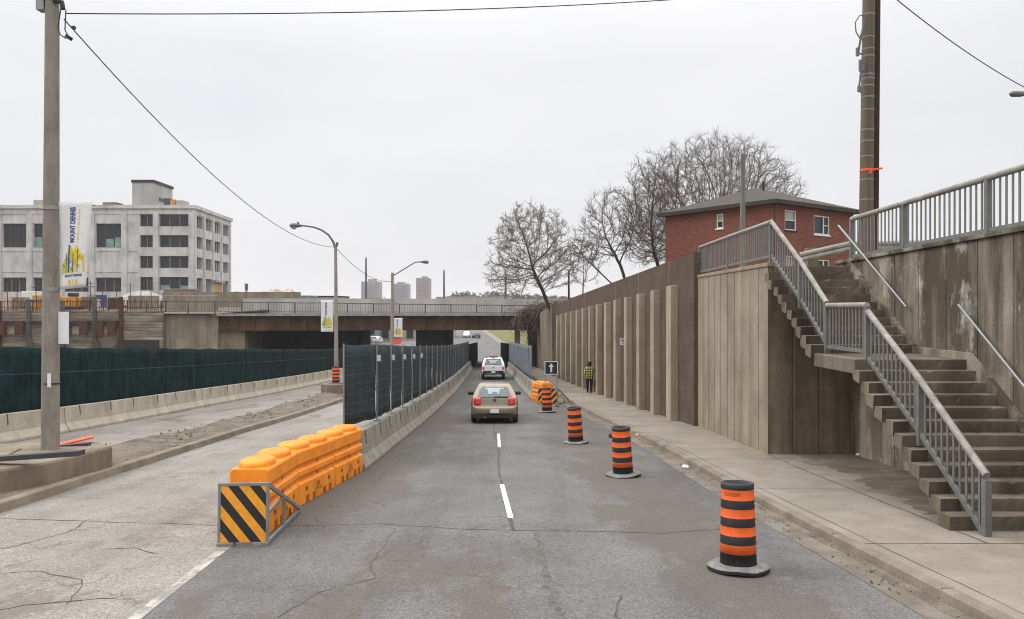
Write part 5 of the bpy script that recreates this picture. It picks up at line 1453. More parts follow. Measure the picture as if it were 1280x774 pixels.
# ------------------------------------------------------------------ trees
def grow(rnd, base, d0, H, r0, levels, spread, up, ntwig, first=.35, kmin=3, kmax=4, len_f=.66, wob=.22):
    big = []; small = []; tips = []
    def br(p, d, L, r, lev):
        n = 5 if lev < 2 else (3 if lev < levels - 1 else 2)
        pts = [p]; rad = [r]; q = p.copy(); dd = d.copy()
        for i in range(n):
            dd = (dd + Vector((rnd.uniform(-wob, wob), rnd.uniform(-wob, wob), rnd.uniform(-wob * .6, wob) * .6 + up * .12))).normalized()
            q = q + dd * (L / n); pts.append(q.copy()); rad.append(max(.0075, r * (1 - .45 * (i + 1) / n)))
        (big if lev < 2 else small).append((pts, rad, lev))
        if lev >= levels: tips.append((q, dd)); return
        k = rnd.randint(kmin, kmax) if lev < levels - 1 else ntwig
        for j in range(k):
            t = 1.0 if j == 0 and lev < levels else rnd.uniform(first if lev == 0 else .25, 1.0)
            i = min(n, max(1, int(round(t * n)))); o = pts[i]
            ax = Vector((rnd.uniform(-1, 1), rnd.uniform(-1, 1), rnd.uniform(-.35, .75))).normalized()
            s = spread * (.35 if j == 0 else rnd.uniform(.75, 1.25))
            nd = (dd * (1 - .35 * s) + ax * s + Vector((0, 0, up))).normalized()
            br(o, nd, L * len_f * rnd.uniform(.75, 1.2), max(.0085, rad[i] * (.78 if j == 0 else .58)), lev + 1)
    br(Vector(base), Vector(d0).normalized(), H, r0, 0)
    return big, small, tips
def tree(name, base, dirs, H, r0, label, seed, levels=4, spread=.75, up=.25, ntwig=4, leaves=None, twig='twig', lf=.66, group='bare trees behind the brown wall', first=.35, thick=1.0, kk=(3, 4), nleaf=2, ls=.05):
    rnd = random.Random(seed)
    r = empty(name, base, label=label, cat='tree', group=group)
    T = MB(); Cw = MB(); tp = []
    for d in dirs:
        big, small, tips = grow(rnd, base, d, H, r0, levels, spread, up, ntwig, first, kk[0], kk[1], lf)
        for pts, rad, lev in big: T.tube(pts, rad, 7, caps=False)
        for pts, rad, lev in small: Cw.tube(pts, [x * thick for x in rad], 3, caps=False, smooth=False)
        tp += tips
    T.build('trunk', M['bark'], r); Cw.build('crown', M[twig], r)
    if leaves:
        L = MB()
        for q, d in tp:
            for _ in range(nleaf):
                c = q + Vector((rnd.uniform(-.12, .12), rnd.uniform(-.12, .12), rnd.uniform(-.12, .1)))
                a = Vector((rnd.uniform(-1, 1), rnd.uniform(-1, 1), rnd.uniform(-1, 1))).normalized(); b = a.cross(Vector((rnd.uniform(-1, 1), rnd.uniform(-1, 1), 1))).normalized()
                s = ls * rnd.uniform(.6, 1.4); L.add([c - a * s, c + b * s * .6, c + a * s, c - b * s * .6], [(0, 1, 2, 3)])
        L.build('foliage', M[leaves], r)
    return r
from mathutils import kdtree
def crown_tree(name, base, crowns, label, seed, natt=900, step=.32, infl=3.0, kill=.55, tip=.010, thr=.055, twigs=3, tl=.55, leaves=None, twig='twig', nleaf=0, ls=.07, low=-.6, lean=None, fork=.35, wob=.20, expo=2.25):
    # limbs grown towards points scattered through the crown, so that the outline is the crown's own
    rnd = random.Random(seed); base = Vector(base); att = []
    tot = sum(c[1] * c[2] * c[3] for c in crowns)
    for c, rx, ry, rz in crowns:
        n = int(natt * rx * ry * rz / tot); k = 0
        while k < n:
            v = Vector((rnd.uniform(-1, 1), rnd.uniform(-1, 1), rnd.uniform(low, 1))); q = v.length
            if q > 1 or (q < .55 and rnd.random() < .5): continue
            v *= 1 + rnd.uniform(-.10, .10) * (q > .8); att.append(Vector((c[0] + v.x * rx, c[1] + v.y * ry, c[2] + v.z * rz))); k += 1
    pos = [base]; par = [-1]
    c0 = crowns[0]; aim = Vector((c0[0][0], c0[0][1], c0[0][2] - c0[3] * fork))
    p = base.copy(); d0 = Vector((0, 0, 1)) if lean is None else Vector(lean)
    while (aim - p).length > step * 1.5 and len(pos) < 90:
        d0 = (d0 * 2.2 + (aim - p).normalized() + Vector((rnd.uniform(-.25, .25), rnd.uniform(-.25, .25), 0))).normalized(); p = p + d0 * step; par.append(len(pos) - 1); pos.append(p.copy())
        if p.z > aim.z + .3: break
    att2 = att; nch = {}
    for it in range(160):
        kd = kdtree.KDTree(len(pos))
        for i, q in enumerate(pos): kd.insert(q, i)
        kd.balance(); acc = {}; rest = []; own = {}; dead = set()
        R = infl if it > 12 else 99
        for t in att2:
            co_, i, ds = kd.find(t)
            if ds < kill: continue
            rest.append(t)
            if ds < R or it < 25: acc.setdefault(i, Vector((0, 0, 0))); acc[i] += (t - co_).normalized(); own.setdefault(i, []).append(t)
        att2 = rest
        if not acc or len(pos) > 9000: break
        n0 = len(pos)
        for i, v in acc.items():
            v = v.normalized(); pv = (pos[i] - pos[par[i]]).normalized() if par[i] >= 0 else Vector((0, 0, 1))
            v = (v + pv * .95 + Vector((rnd.uniform(-wob, wob), rnd.uniform(-wob, wob), rnd.uniform(-wob, wob)))).normalized()
            q = pos[i] + v * step
            if kd.find(q)[2] < step * .62 or nch.get(i, 0) >= 3:
                dead.update(id(t) for t in own[i]); continue
            nch[i] = nch.get(i, 0) + 1; pos.append(q); par.append(i)
        if dead: att2 = [t for t in att2 if id(t) not in dead]
    ch = [[] for _ in pos]
    for i, q in enumerate(par):
        if q >= 0: ch[q].append(i)
    rad = [0.0] * len(pos)
    for i in range(len(pos) - 1, -1, -1): rad[i] = tip if not ch[i] else sum(rad[c] ** expo for c in ch[i]) ** (1 / expo)
    r = empty(name, base, label=label, cat='tree', group='bare trees beyond the brown wall'); T = MB(); Cw = MB(); L = MB()
    stack = [(0, None)]
    while stack:
        i, pr_ = stack.pop(); pts = [pos[i]] if pr_ is None else [pos[pr_], pos[i]]
        rr = [rad[i]] if pr_ is None else [min(rad[pr_], rad[i] * 1.25), rad[i]]
        while ch[i]:
            cs = sorted(ch[i], key=lambda c: -rad[c])
            for c in cs[1:]: stack.append((c, i))
            i = cs[0]; pts.append(pos[i]); rr.append(rad[i])
        k = 0
        while k < len(rr) and rr[k] > thr: k += 1
        if k >= 2: T.tube(pts[:k], rr[:k], 7, caps=False)
        if k < len(pts) - 1 or k < 2:
            s_ = max(0, k - 1)
            if len(pts) - s_ >= 2: Cw.tube(pts[s_:], rr[s_:], 4, caps=False, smooth=False)
        for j in range(1, len(pts)):
            if rr[j] > tip * 2.6: continue
            d = (pts[j] - pts[j - 1]).normalized()
            for _ in range(twigs if j == len(pts) - 1 else max(1, twigs - 2)):
                dd = (d + Vector((rnd.uniform(-.9, .9), rnd.uniform(-.9, .9), rnd.uniform(-.5, .8)))).normalized(); q = pts[j]; l_ = tl * rnd.uniform(.5, 1.2)
                q2 = q + dd * l_ * .5; q3 = q2 + (dd + Vector((rnd.uniform(-.4, .4), rnd.uniform(-.4, .4), rnd.uniform(-.1, .4)))).normalized() * l_ * .5
                Cw.tube([q, q2, q3], [tip * .8, tip * .65, tip * .45], 3, caps=False, smooth=False)
                if leaves:
                    for _k in range(nleaf):
                        c = q2.lerp(q3, rnd.random()) + Vector((rnd.uniform(-.1, .1), rnd.uniform(-.1, .1), rnd.uniform(-.12, .05))); s2 = ls * rnd.uniform(.6, 1.4)
                        a = Vector((rnd.uniform(-1, 1), rnd.uniform(-1, 1), rnd.uniform(-1, 1))).normalized(); b = a.cross(Vector((rnd.uniform(-1, 1), rnd.uniform(-1, 1), 1))).normalized()
                        L.add([c - a * s2, c + b * s2 * .6, c + a * s2, c - b * s2 * .6], [(0, 1, 2, 3)])
    T.build('trunk', M['bark'], r); Cw.build('crown', M[twig], r)
    if leaves: L.build('foliage', M[leaves], r)
    return r
def cc(px, py, d_, wx_, wz_, dep=None): 
    c = at(px, py, d_); return ((c.x, c.y, c.z), wx_ * d_ / F, (dep or wx_) * d_ / F, wz_ * d_ / F)
p = at(691, 384, 65)
crown_tree('bare_tree', (p.x, 65, p.z - .8), [cc(664, 310, 65, 50, 54), cc(640, 345, 65, 34, 24), cc(700, 330, 65, 26, 34)], 'small leaning tree with sparse yellowish leaves at the wall end', 21, 1300, .28, 3, .42, .0125, .05, 5, .6, 'leaf_dry', 'twig_pale', 4, .046, -.9, (-.3, 0, 1), .35)
p = at(783, 352, 56)
crown_tree('bare_tree', (p.x, 56, p.z - .6), [cc(768, 284, 56, 40, 48), cc(742, 305, 56, 28, 30)], 'thin leafless tree with forked stems rising behind the middle of the wall', 34, 950, .28, 3, .40, .0125, .05, 5, .65, None, 'twig', low=-.8, fork=.8)
p = at(776, 352, 54)
crown_tree('bare_tree', (p.x, 54, p.z - .6), [cc(728, 318, 54, 24, 18)], 'thin leafless tree leaning far over towards the road', 38, 220, .26, 3, .42, .0125, .05, 5, .55, None, 'twig', low=-.9, lean=(-.9, 0, .6), fork=.1)
p = at(728, 372, 66)
crown_tree('bare_tree', (p.x, 66, p.z - .8), [cc(729, 330, 66, 22, 34)], 'slight leafless sapling between the yellowish tree and the forked one', 45, 220, .28, 3, .5, .012, .05, 5, .55, None, 'twig_pale', low=-.9, fork=.6)
p = at(824, 335, 62)
crown_tree('bare_tree', (p.x, 62, p.z - .6), [cc(816, 262, 62, 38, 68), cc(800, 300, 62, 26, 36)], 'tall leafless tree standing just past the corner of the brick house', 52, 1900, .30, 3, .42, .0135, .06, 5, .7, None, 'twig', low=-.9, fork=.7)
p = at(893, 300, 84)
crown_tree('bare_tree', (p.x, 84, 2.6), [cc(895, 280, 84, 104, 106), cc(950, 270, 84, 52, 60)], 'big round-crowned leafless tree spreading behind the brick house roof', 63, 5200, .40, 4, .52, .0150, .09, 5, 1.0, None, 'twig', low=-.45, fork=.55)

# dead brush hanging over the end of the bridge
rv = random.Random(17)
r = empty('hanging_brush', (2.5, 77.5, 1.5), label='tangle of dry brown brush hanging over the end of the bridge', cat='brush')
B = MB(); L = MB()
for _ in range(620):
    x = rv.betavariate(2.2, 1.1) * 5.0 - .4
    p = Vector((x, rv.uniform(76.9, 78.3), rv.uniform(1.3, 2.5) + .25 * x * rv.random()))
    d = Vector((rv.uniform(-1, 1), rv.uniform(-.6, .2), rv.uniform(-.3, .8))).normalized(); pts = [p]
    for _k in range(int(rv.uniform(3, 5 + max(0, x) * 1.3))):
        d = (d + Vector((rv.uniform(-.45, .45), rv.uniform(-.2, .2), -.55))).normalized(); p = p + d * rv.uniform(.25, .5); pts.append(p)
    B.tube(pts, [.020] * len(pts), 3, caps=False, smooth=False)
    for q in pts:
        for _k in range(2):
            c = q + Vector((rv.uniform(-.12, .12), rv.uniform(-.1, .1), rv.uniform(-.15, .1))); s = rv.uniform(.04, .11)
            a = Vector((rv.uniform(-1, 1), rv.uniform(-1, 1), rv.uniform(-1, 1))).normalized(); b = a.cross(Vector((.3, .2, 1))).normalized()
            L.add([c - a * s, c + b * s * .6, c + a * s, c - b * s * .6], [(0, 1, 2, 3)])
B.build('twigs', M['twig_pale'], r); L.build('foliage', M['leaf_brown'], r)
# poles far right behind the trees
for px, y0, y1, d_, lab in ((711, 338, 380, 70, 'dark utility pole stub between the bare trees'), (632, 338, 380, 120, 'thin distant pole behind the yellowish tree'), (457.5, 322, 376, 110, 'thin tall pole rising before the left grey tower'), (555, 338, 376, 160, 'thin distant mast above the bridge railing')):
    a, b = at(px, y1 + 12, d_), at(px, y0, d_); mb = MB(); mb.tube([a, b], [.13 * d_ / 80, .08 * d_ / 80], 8); o = mb.build('utility_pole', M['wood_pole'] if px > 700 else M['lamp_metal'], loc=a); tag(o, lab, 'utility pole')

# ------------------------------------------------------------------ white industrial building
KY = 155.0; K = KY / F
def bs(px): return (px - 243) * K                # along the front, 0 at its right corner
def bz(py): return CZ + (CY - py) * K
cx0 = (243 - CX) * K
FF = Face((cx0, KY, 0), (1, 0, 0), (0, -1, 0)); FS = Face((cx0, KY, 0), (-.0515, 1, 0), (1, .0515, 0))
B0, B1 = 2.0, bz(258)
r = empty('industrial_building', (cx0 - 15, KY + 10, B0), label='four storey weathered white industrial building with dark empty windows', cat='building')
S0 = bs(-120)
rows4 = [(268, 283.2), (294, 309.3), (320, 335.3), (346.3, 363)]
holesF = []
for a, b in ((175, 191), (199, 236)):
    for y0, y1 in rows4: holesF.append((bs(a), bs(b), bz(y1), bz(y0)))
nb = len(holesF)
for a, b in ((-75, -45), (-36, -6), (3, 33), (41.5, 71.5), (80, 110.5), (119.5, 152)):
    holesF.append((bs(a), bs(b), bz(309.5), bz(279.5))); holesF.append((bs(a), bs(b), bz(365), bz(347)))
mb = MB(); FF.wall(mb, S0, 0, B0, B1, holesF, .6); mb.build('wall', M['bld_white'], r)
SW = 23.6
def fsz(py): return bz(py)
holesS = []
for a, b in ((.8, 4.9), (6.4, 10.4), (11.9, 15.9), (17.5, 21.8)):
    for k, (y0, y1) in enumerate(rows4):
        holesS.append((a, b, bz(y1 + (1.5 if k == 3 else .6)), bz(y0 + .8)))
mb = MB(); FS.wall(mb, 0, SW, B0, B1, holesS, .6); mb.build('wall', M['bld_white'], r)
mb = MB(); q = FS.p(SW, 0); mb.add([(q.x, q.y, B0), (cx0 + S0, q.y, B0), (cx0 + S0, q.y, B1), (q.x, q.y, B1)], [(0, 1, 2, 3)]); mb.build('wall', M['bld_white'], r)
mb = MB(); mb.add([(cx0 + S0, KY, B1 - .3), (cx0, KY, B1 - .3), (q.x, q.y, B1 - .3), (cx0 + S0, q.y, B1 - .3)], [(0, 1, 2, 3)]); mb.build('roof', M['bld_grey'], r)
mb = MB()
FF.box(mb, S0, .35, B1 - .45, B1 + .25, -.3, .35); FF.box(mb, S0, .12, B1 - 1.5, B1 - 1.25, .0, .14)
FS.box(mb, .353, SW + .3, B1 - .449, B1 + .249, -.3, .35); FS.box(mb, .123, SW, B1 - 1.499, B1 - 1.249, .0, .14); mb.build('cornice', M['bld_white'], r)
for c in (-40.5, -1.5, 37, 75.5, 115, 155.5, 195, 239.5):
    mb = MB(); FF.box(mb, bs(c) - .55, min(bs(c) + .55, .12), B0, B1 - 1.51, .0, .22); mb.build('pilaster', M['bld_white'], r)
for s in (.4, 5.65, 11.15, 16.7, 22.7):
    mb = MB(); FS.box(mb, s - .38 if s > 1 else .125, s + .38, B0, B1 - 1.51, .0, .2); mb.build('pilaster', M['bld_white'], r)
for py in (313, 339.5):
    mb = MB(); FF.box(mb, S0, bs(172), bz(py + 1.0), bz(py), .0, .10); mb.build('string_course', M['bld_white'], r)
rw = random.Random(9)
def window(face, h, cols, green, idx, boards):
    a, b, c, d = h
    mb = MB(); n = cols
    for i in range(1, n): s = a + (b - a) * i / n; face.box(mb, s - .09, s + .09, c, d, -.55, -.42)
    face.box(mb, a, b, d - .14, d, -.549, -.421); face.box(mb, a, b, c, c + .12, -.549, -.421)
    w_ = mb.build('window', M['wood'] if boards else M['dark_metal'], r)
    mb = MB(); face.box(mb, a, b, c, d, -.60, -.552); mb.build('pane', M['glass_dark'], w_)
    if green:
        for i in range(n):
            if rw.random() < .25: continue
            s0 = a + (b - a) * i / n + .12; s1 = a + (b - a) * (i + 1) / n - .12
            mb = MB(); face.box(mb, s0, s1, c + .12, c + (d - c) * rw.uniform(.35, .45), -.551, -.50); mb.build('glazing', M['glass_green'], w_)
for i, h in enumerate(holesF): window(FF, h, 2 if i < 4 else 3, i >= nb and (i - nb) % 2 == 0 or i == 7, i, i < nb or (i - nb) % 2)
for i, h in enumerate(holesS):
    a, b, c, d = h
    mb = MB()
    for k in range(1, 3): s = a + (b - a) * k / 3; FS.box(mb, s - .12, s + .12, c, d, -.5, -.30)
    w_ = mb.build('window', M['bld_grey'], r)
    mb = MB(); FS.box(mb, a, b, c, d, -.60, -.51); mb.build('pane', M['car_glass'] if i % 3 else M['glass_pale'] if False else M['glass_dark'], w_)
mb = MB(); FS.box(mb, 11.7, 15.2, bz(366.6), bz(352), .02, .24); mb.build('door', M['wood_bright'], r)
mb = MB(); FS.box(mb, 10.2, 16.4, bz(350.5), bz(348), .02, .9); mb.build('door_canopy', M['bld_grey'], r)
# penthouse
p0, p1 = bs(153), bs(180)
mb = MB(); mb.b2((cx0 + p0, KY + 4, B1 - .3), (cx0 + p1, KY + 13, bz(228) + .6)); mb.build('penthouse', M['bld_grey'], r)
mb = MB(); mb.b2((cx0 + p0 - .15, KY + 3.85, bz(228) + .603), (cx0 + p1 + .2, KY + 13.2, bz(227) + 1.0)); mb.build('penthouse_cap', M['fascia'], r)
mb = MB(); mb.b2((cx0 + p1 + .01, KY + 6.5, bz(246)), (cx0 + p1 + .05, KY + 9, bz(241))); mb.build('penthouse_window', M['glass_dark'], r)
for (x0, x1, y0, y1, mat, nm) in ((30, 57, 258, 249, 'beige', 'roof_shed'), (118, 136, 258, 252, 'wood', 'roof_stack'), (196, 205, 258, 247, 'dark_metal', 'roof_unit'), (203, 212, 257, 248.5, 'wood_bright', 'roof_unit'), (210, 221, 257, 249.5, 'bld_grey', 'roof_unit')):
    mb = MB(); mb.b2((cx0 + bs(x0), KY + 3, B1 - .3), (cx0 + bs(x1), KY + 6, bz(y1) + .3)); mb.build(nm, M[mat], r, bevel=.1)

# ------------------------------------------------------------------ building site at the left
YW = 77.0
def wp(px, py, y=YW): return at(px, py, y)
sheet('site_ground', lambda y: -260, lambda y: -29.7 if y < 96 else -.2113 * y - 5, ys(YW + .4, 320, 12), 0, M['ground'], 6, z=lambda x, y: lerp_k([(77, 2.0), (90, 2.3), (150, 4.6), (320, 4.6)], y))
r = empty('timber_wall', (-45, YW, 0), label='timber lagging retaining wall between rusty steel piles', cat='wall')
mb = MB(); mb.b2((-95, YW, -4), (-34.7, YW + .35, wp(0, 389).z)); mb.build('lagging', M['lagging'], r)
for px in (-120, -80, -40, 0, 37, 79, 119, 152):
    x = wp(px, 0).x; mb = MB(); mb.b2((x - .17, YW - .26, -4), (x + .17, YW - .002, wp(0, 371 if px > 100 else 376).z)); mb.build('pile', M['bridge_rail'] if px % 2 else M['rust'], r)
for a, b in ((-80, -44), (-40, -4), (3, 34), (40, 76), (82, 116), (122, 150)):
    mb = MB(); A, Bp = wp(a, 401), wp(b, 406.5); mb.b2((A.x, YW - .42, Bp.z), (Bp.x, YW - .265, A.z)); mb.build('waler', M['fascia'], r)
for px in (6, 28, 85, 108, 127, 143):
    A, Bp = wp(px - 5, 402), wp(px + 5, 418.5); mb = MB(); mb.b2((A.x, YW - .64, Bp.z), (Bp.x, YW - .422, A.z)); mb.build('bracket', M['rust'], r)
for a, b in ((9, 24), (91, 106), (121.5, 139)):
    A, Bp = wp(a, 408), wp(b, 418); mb = MB(); mb.b2((A.x, YW - .10, Bp.z), (Bp.x, YW - .004, A.z)); mb.build('infill_board', M['beige'], r)
for px, s in ((38, 1), (76, -1), (120, 1), (150, -1)):
    mb = MB(); mb.bar((wp(px, 0).x + s * .1, YW - .3, wp(0, 424).z), (wp(px + 6 * s, 0).x, YW - .35, wp(0, 437).z), .2, .2); mb.build('knee_brace', M['bridge_rail'], r)
A, Bp = wp(153, 425), wp(199, 440); mb = MB(); mb.b2((A.x, YW - .2, Bp.z), (Bp.x, YW - .003, A.z)); mb.build('lower_beam', M['fascia'], r)
# rusty reinforcing fence along the wall top
r = empty('rusty_fence', (-45, YW + .6, 2.3), label='rusty red reinforcing-bar fence along the timber wall top', cat='fence')
zt, z0_ = wp(0, 376).z, wp(0, 389.5).z
for px in range(-60, 205, 24):
    x = wp(px, 0).x; mb = MB(); mb.tube([(x, YW + .55, z0_), (x, YW + .55, zt + .1)], .05, 5); mb.build('post', M['rust'], r)
mb = MB(); rq = random.Random(6)
for zz in (z0_ + .08, z0_ + .45, zt - .05): mb.bar((-56, YW + .55, zz), (-34.7, YW + .55, zz - .06), .05, .06)
x = -56.0
while x < -34.7: mb.bar((x, YW + .56, z0_), (x + rq.uniform(-.15, .15), YW + .56, zt + rq.uniform(-.15, .25)), .035, .035); x += .22
mb.build('bar_mesh', M['rust'], r)
# concrete ledge and mounds
mb = MB(); A, Bp = at(203, 365, 100), at(372, 380, 100); mb.b2((A.x, 100, 0), (Bp.x, 101.5, A.z)); o = mb.build('site_wall', M['abutment'], loc=((A.x + Bp.x) / 2, 100, 2)); tag(o, 'long low pale concrete wall behind the bridge railing below the white building', 'wall')
def mound(name, x0, x1, yt, ybot, d_, mat, label, cat, seed):
    A, Bp = at(x0, ybot, d_), at(x1, yt, d_); rr = random.Random(seed); mb = MB()
    def fn(u, v):
        x = A.x + (Bp.x - A.x) * u; y = d_ - 3 + 6 * v; h = (sin(pi * min(1, max(0, u))) ** .45) * (sin(pi * v) ** .6 if 0 < v < 1 else 0)
        return (x, y, A.z - .8 + (Bp.z - A.z + .8) * h * (1 + rr.uniform(-.12, .06)))
    mb.grid(fn, 20, 8, smooth=False); o = mb.build(name, mat, loc=((A.x + Bp.x) / 2, d_, A.z)); tag(o, label, cat); return o
mound('earth_mound', 312, 372, 362, 374, 118, M['beige'], 'sandy heap behind the bridge railing, right of the white building', 'mound', 3)
mound('earth_mound', 350, 372, 361, 372, 125, M['pink'], 'pinkish rubble heap at the end of the sandy heap', 'mound', 5)
mound('covered_pile', 150, 207, 364, 372, 104, M['tarp'], 'long pile under a white tarp in front of the white building', 'pile', 7)
def bxs(name, x0, x1, y0, y1, d_, dep, mat, label, cat, bev=.05):
    A, Bp = at(x0, y1, d_), at(x1, y0, d_); mb = MB(); mb.b2((A.x, d_, A.z - 1.0), (Bp.x, d_ + dep, Bp.z)); o = mb.build(name, mat, loc=((A.x + Bp.x) / 2, d_, A.z), bevel=bev); tag(o, label, cat); return o
def shed(name, x0, x1, y0, y1, d_, dep, wall, label, roofmat, band=None, cat='building', wins=0, rowsn=1):
    A, Bp = at(x0, y1, d_), at(x1, y0, d_); r = empty(name, ((A.x + Bp.x) / 2, d_ + dep / 2, A.z), label=label, cat=cat)
    mb = MB(); mb.b2((A.x, d_, A.z - 3), (Bp.x, d_ + dep, Bp.z)); mb.build('wall', wall, r)
    mb = MB(); t = max(.15, (Bp.z - A.z) * .06); mb.b2((A.x - t, d_ - t, Bp.z + .002), (Bp.x + t, d_ + dep + t, Bp.z + t)); mb.build('roof', roofmat, r)
    W = Bp.x - A.x; H = Bp.z - A.z
    for k in range(wins):
        for j in range(rowsn):
            xa = A.x + W * (k + .2) / wins; xb = A.x + W * (k + .8) / wins; za = A.z + H * (j + .3) / rowsn; zb_ = A.z + H * (j + .75) / rowsn
            mb = MB(); mb.b2((xa, d_ - .12, za), (xb, d_ - .003, zb_)); w_ = mb.build('window', M['frame_grey'], r); mb = MB(); mb.b2((xa + .1, d_ - .15, za + .1), (xb - .1, d_ - .122, zb_ - .1)); mb.build('pane', M['glass_dark'], w_)
    return r
# site clutter: machine, boxes, sign panel
r = empty('excavator', at(80, 378, 92), label='orange excavator half hidden behind the pole and rusty fence', cat='excavator')
def eb(x0, x1, y0, y1, nm, mat, d_=92, dep=2.2):
    A, Bp = at(x0, y1, d_), at(x1, y0, d_); mb = MB(); mb.b2((A.x, d_, A.z), (Bp.x, d_ + dep, Bp.z)); return mb.build(nm, mat, r, bevel=.1)
eb(70, 94, 384, 389.5, 'track', M['black'], dep=2.6); eb(73, 91, 371, 383.5, 'engine_cover', M['machine']); eb(84, 91, 366, 370.8, 'cab', M['glass_dark'], dep=1.4)
mb = MB(); mb.tube([at(74, 372, 92.5), at(66, 359, 92.5), at(58, 366, 92.5), at(55, 380, 92.5)], [.3, .25, .2, .3], 6); mb.build('boom', M['machine'], r)
bxs('storage_box', 27, 37, 364, 372, 96, 3, M['white_paint'], 'white storage box on the building site near the frame edge', 'box')
bxs('notice_board', 119, 133, 369, 373, 90, .1, M['banner_blue'], 'blue panel hung on the site fence beside the excavator', 'sign', 0)
bxs('notice_board', 119, 126, 374, 382, 89.9, .1, M['pink'], 'pink panel hung on the site fence under the blue one', 'sign', 0)
bxs('timber_stack', 205, 240, 361, 366, 106, 3, M['lagging'], 'stack of grey timber lying before the corner of the white building', 'stack')
bxs('site_bin', 290.5, 297, 364.5, 369, 104, 2, M['banner_blue'], 'small dark blue bin on the concrete wall beside the white building', 'bin', .2)
mb = MB(); a = at(308, 369, 104); b = at(308, 356, 104); mb.tube([a, b], .12, 6); mb.box((b.x, b.y, b.z - .3), (.35, .3, .9)); o = mb.build('site_mast', M['lamp_metal'], loc=a); tag(o, 'short dark mast with a box on top past the white building', 'mast')
shed('site_cabin', 366, 384, 370, 380, 120, 6, M['teal'], 'small site cabin with pale roof beyond the bridge railing', M['white_paint'], wins=2)
shed('low_shed', 384, 424, 371, 380, 130, 8, M['bld_grey'], 'long low dark-roofed shed beyond the bridge railing, past the site cabin', M['fascia'], wins=6)

# more of the site's clutter, all behind the rusty fence
for i, (nm_s, x0, x1, y0, y1, d_, dep, mat, lab, cat) in enumerate([
    ('crate', 5, 14, 370, 376, 94, 2, 'pink', 'pinkish crate at the edge of the frame behind the rusty fence', 'crate'),
    ('crate', 15, 25, 371.5, 377, 93, 2, 'wood', 'brown wooden crate between the pinkish crate and the white storage box', 'crate'),
    ('generator', 40, 52, 369, 378, 93, 2, 'machine', 'squat yellow-brown generator just left of the bannered pole', 'generator'),
    ('pallet_stack', 98, 110, 371, 379, 94, 2, 'lagging', 'stack of weathered pallets beside the orange excavator', 'pallets'),
    ('site_tank', 109, 117, 367, 376, 97, 2, 'bld_grey', 'grey water tank behind the stack of pallets', 'tank'),
    ('toolbox', 134, 143, 372, 378, 93, 2, 'rust', 'rusty steel toolbox below the end of the white tarp', 'toolbox'),
    ('formwork_panel', 160, 198, 369.5, 378, 92, .3, 'abutment', 'leaning row of pale concrete formwork below the white tarp', 'formwork'),
    ('formwork_panel', 205, 272, 369, 377, 88, .3, 'abutment', 'low pale formwork behind the railing above the ribbed abutment', 'formwork')]):
    o = bxs(nm_s, x0, x1, y0, y1, d_, dep, M[mat], lab, cat, .06)
r = empty('pipe_bundle', at(60, 378, 91), label='bundle of grey pipes lying behind the rusty fence at the pole', cat='pipes')
for k, (px, py) in enumerate(((57, 377), (59.5, 377), (62, 377), (58.2, 374.6), (60.8, 374.6))):
    p = at(px, py, 91); mb = MB(); mb.tube([p, p + Vector((-3.2, 1.2, 0))], .11, 8); mb.build('pipe', M['lamp_metal'], r)
rr_ = random.Random(33)
for k, px in enumerate((9, 21, 46, 96, 113, 129, 147, 163, 176, 190)):
    a = at(px, 382, 86 + rr_.uniform(0, 5)); b = a + Vector((rr_.uniform(-.2, .2), 0, rr_.uniform(1.6, 2.9))); mb = MB(); mb.tube([a - Vector((0, 0, .8)), b], .045, 5)
    mb.bar(b - Vector((.5, 0, .35)), b + Vector((.5, 0, -.30)), .04, .05)
    tag(mb.build('scaffold_pole', M['rust' if k % 3 else 'bridge_rail'], loc=a), 'thin steel prop with a cross arm standing on the site behind the rusty fence', 'prop', 'steel props on the building site')

# ------------------------------------------------------------------ beyond the bridge
shed('teal_building', 436, 471, 402, 426, 165, 14, M['teal'], 'teal clad low building seen through the open bridge bay', M['bld_grey'], wins=3)
shed('beige_building', 474, 520, 400, 433, 170, 16, M['beige'], 'beige rendered building seen through the bridge bay beside the teal one', M['bld_grey'], wins=3)
shed('pink_building', 541, 566, 402, 431, 185, 12, M['pink'], 'small pinkish building beyond the bridge above the parked blue car', M['bld_grey'], wins=2, rowsn=2)
r = empty('roadside_board', on_road(557, 440), label='red and white board on legs beyond the bridge beside the thick pier', cat='sign')
d_ = r.location.y
for (x0, x1, y0, y1, mt) in ((555.5, 559.5, 413, 430, 'white_paint'), (561, 567, 413, 429, 'pink'), (556.2, 558.8, 416, 420, 'sign_red'), (556.2, 558.8, 423, 426, 'sign_red')):
    A, Bp = at(x0, y1, d_), at(x1, y0, d_); mb = MB(); mb.b2((A.x, d_ - (.05 if mt == 'sign_red' else 0), A.z), (Bp.x, d_ + .12 if mt != 'sign_red' else d_ - .004, Bp.z)); mb.build('board_panel', M[mt], r)
for px in (556.5, 566):
    A = at(px, 415, d_); mb = MB(); mb.b2((A.x - .06, d_ + .13, zr(d_)), (A.x + .06, d_ + .25, A.z)); mb.build('leg', M['dark_metal'], r)
mb = MB()
def bank(u, v):
    y = 120 + 230 * u; xr = lerp_k([(97, 0), (150, -2.5), (200, -6.2), (260, -11), (400, -30)], y) + 1.6
    return (xr + 60 * v, y, -4.58 + (v ** .8) * 9 * min(1, u * 5))
mb.grid(bank, 24, 16); tag(mb.build('grass_bank', M['grass'], loc=(0, 200, -4.6)), kind='structure')
sheet('far_path', lambda y: lerp_k([(97, 0), (150, -2.5), (200, -6.2), (260, -11), (400, -30)], y), lambda y: lerp_k([(97, 0), (150, -2.5), (200, -6.2), (260, -11), (400, -30)], y) + 1.7, ys(97, 400, 6), .10, M['sidewalk'])
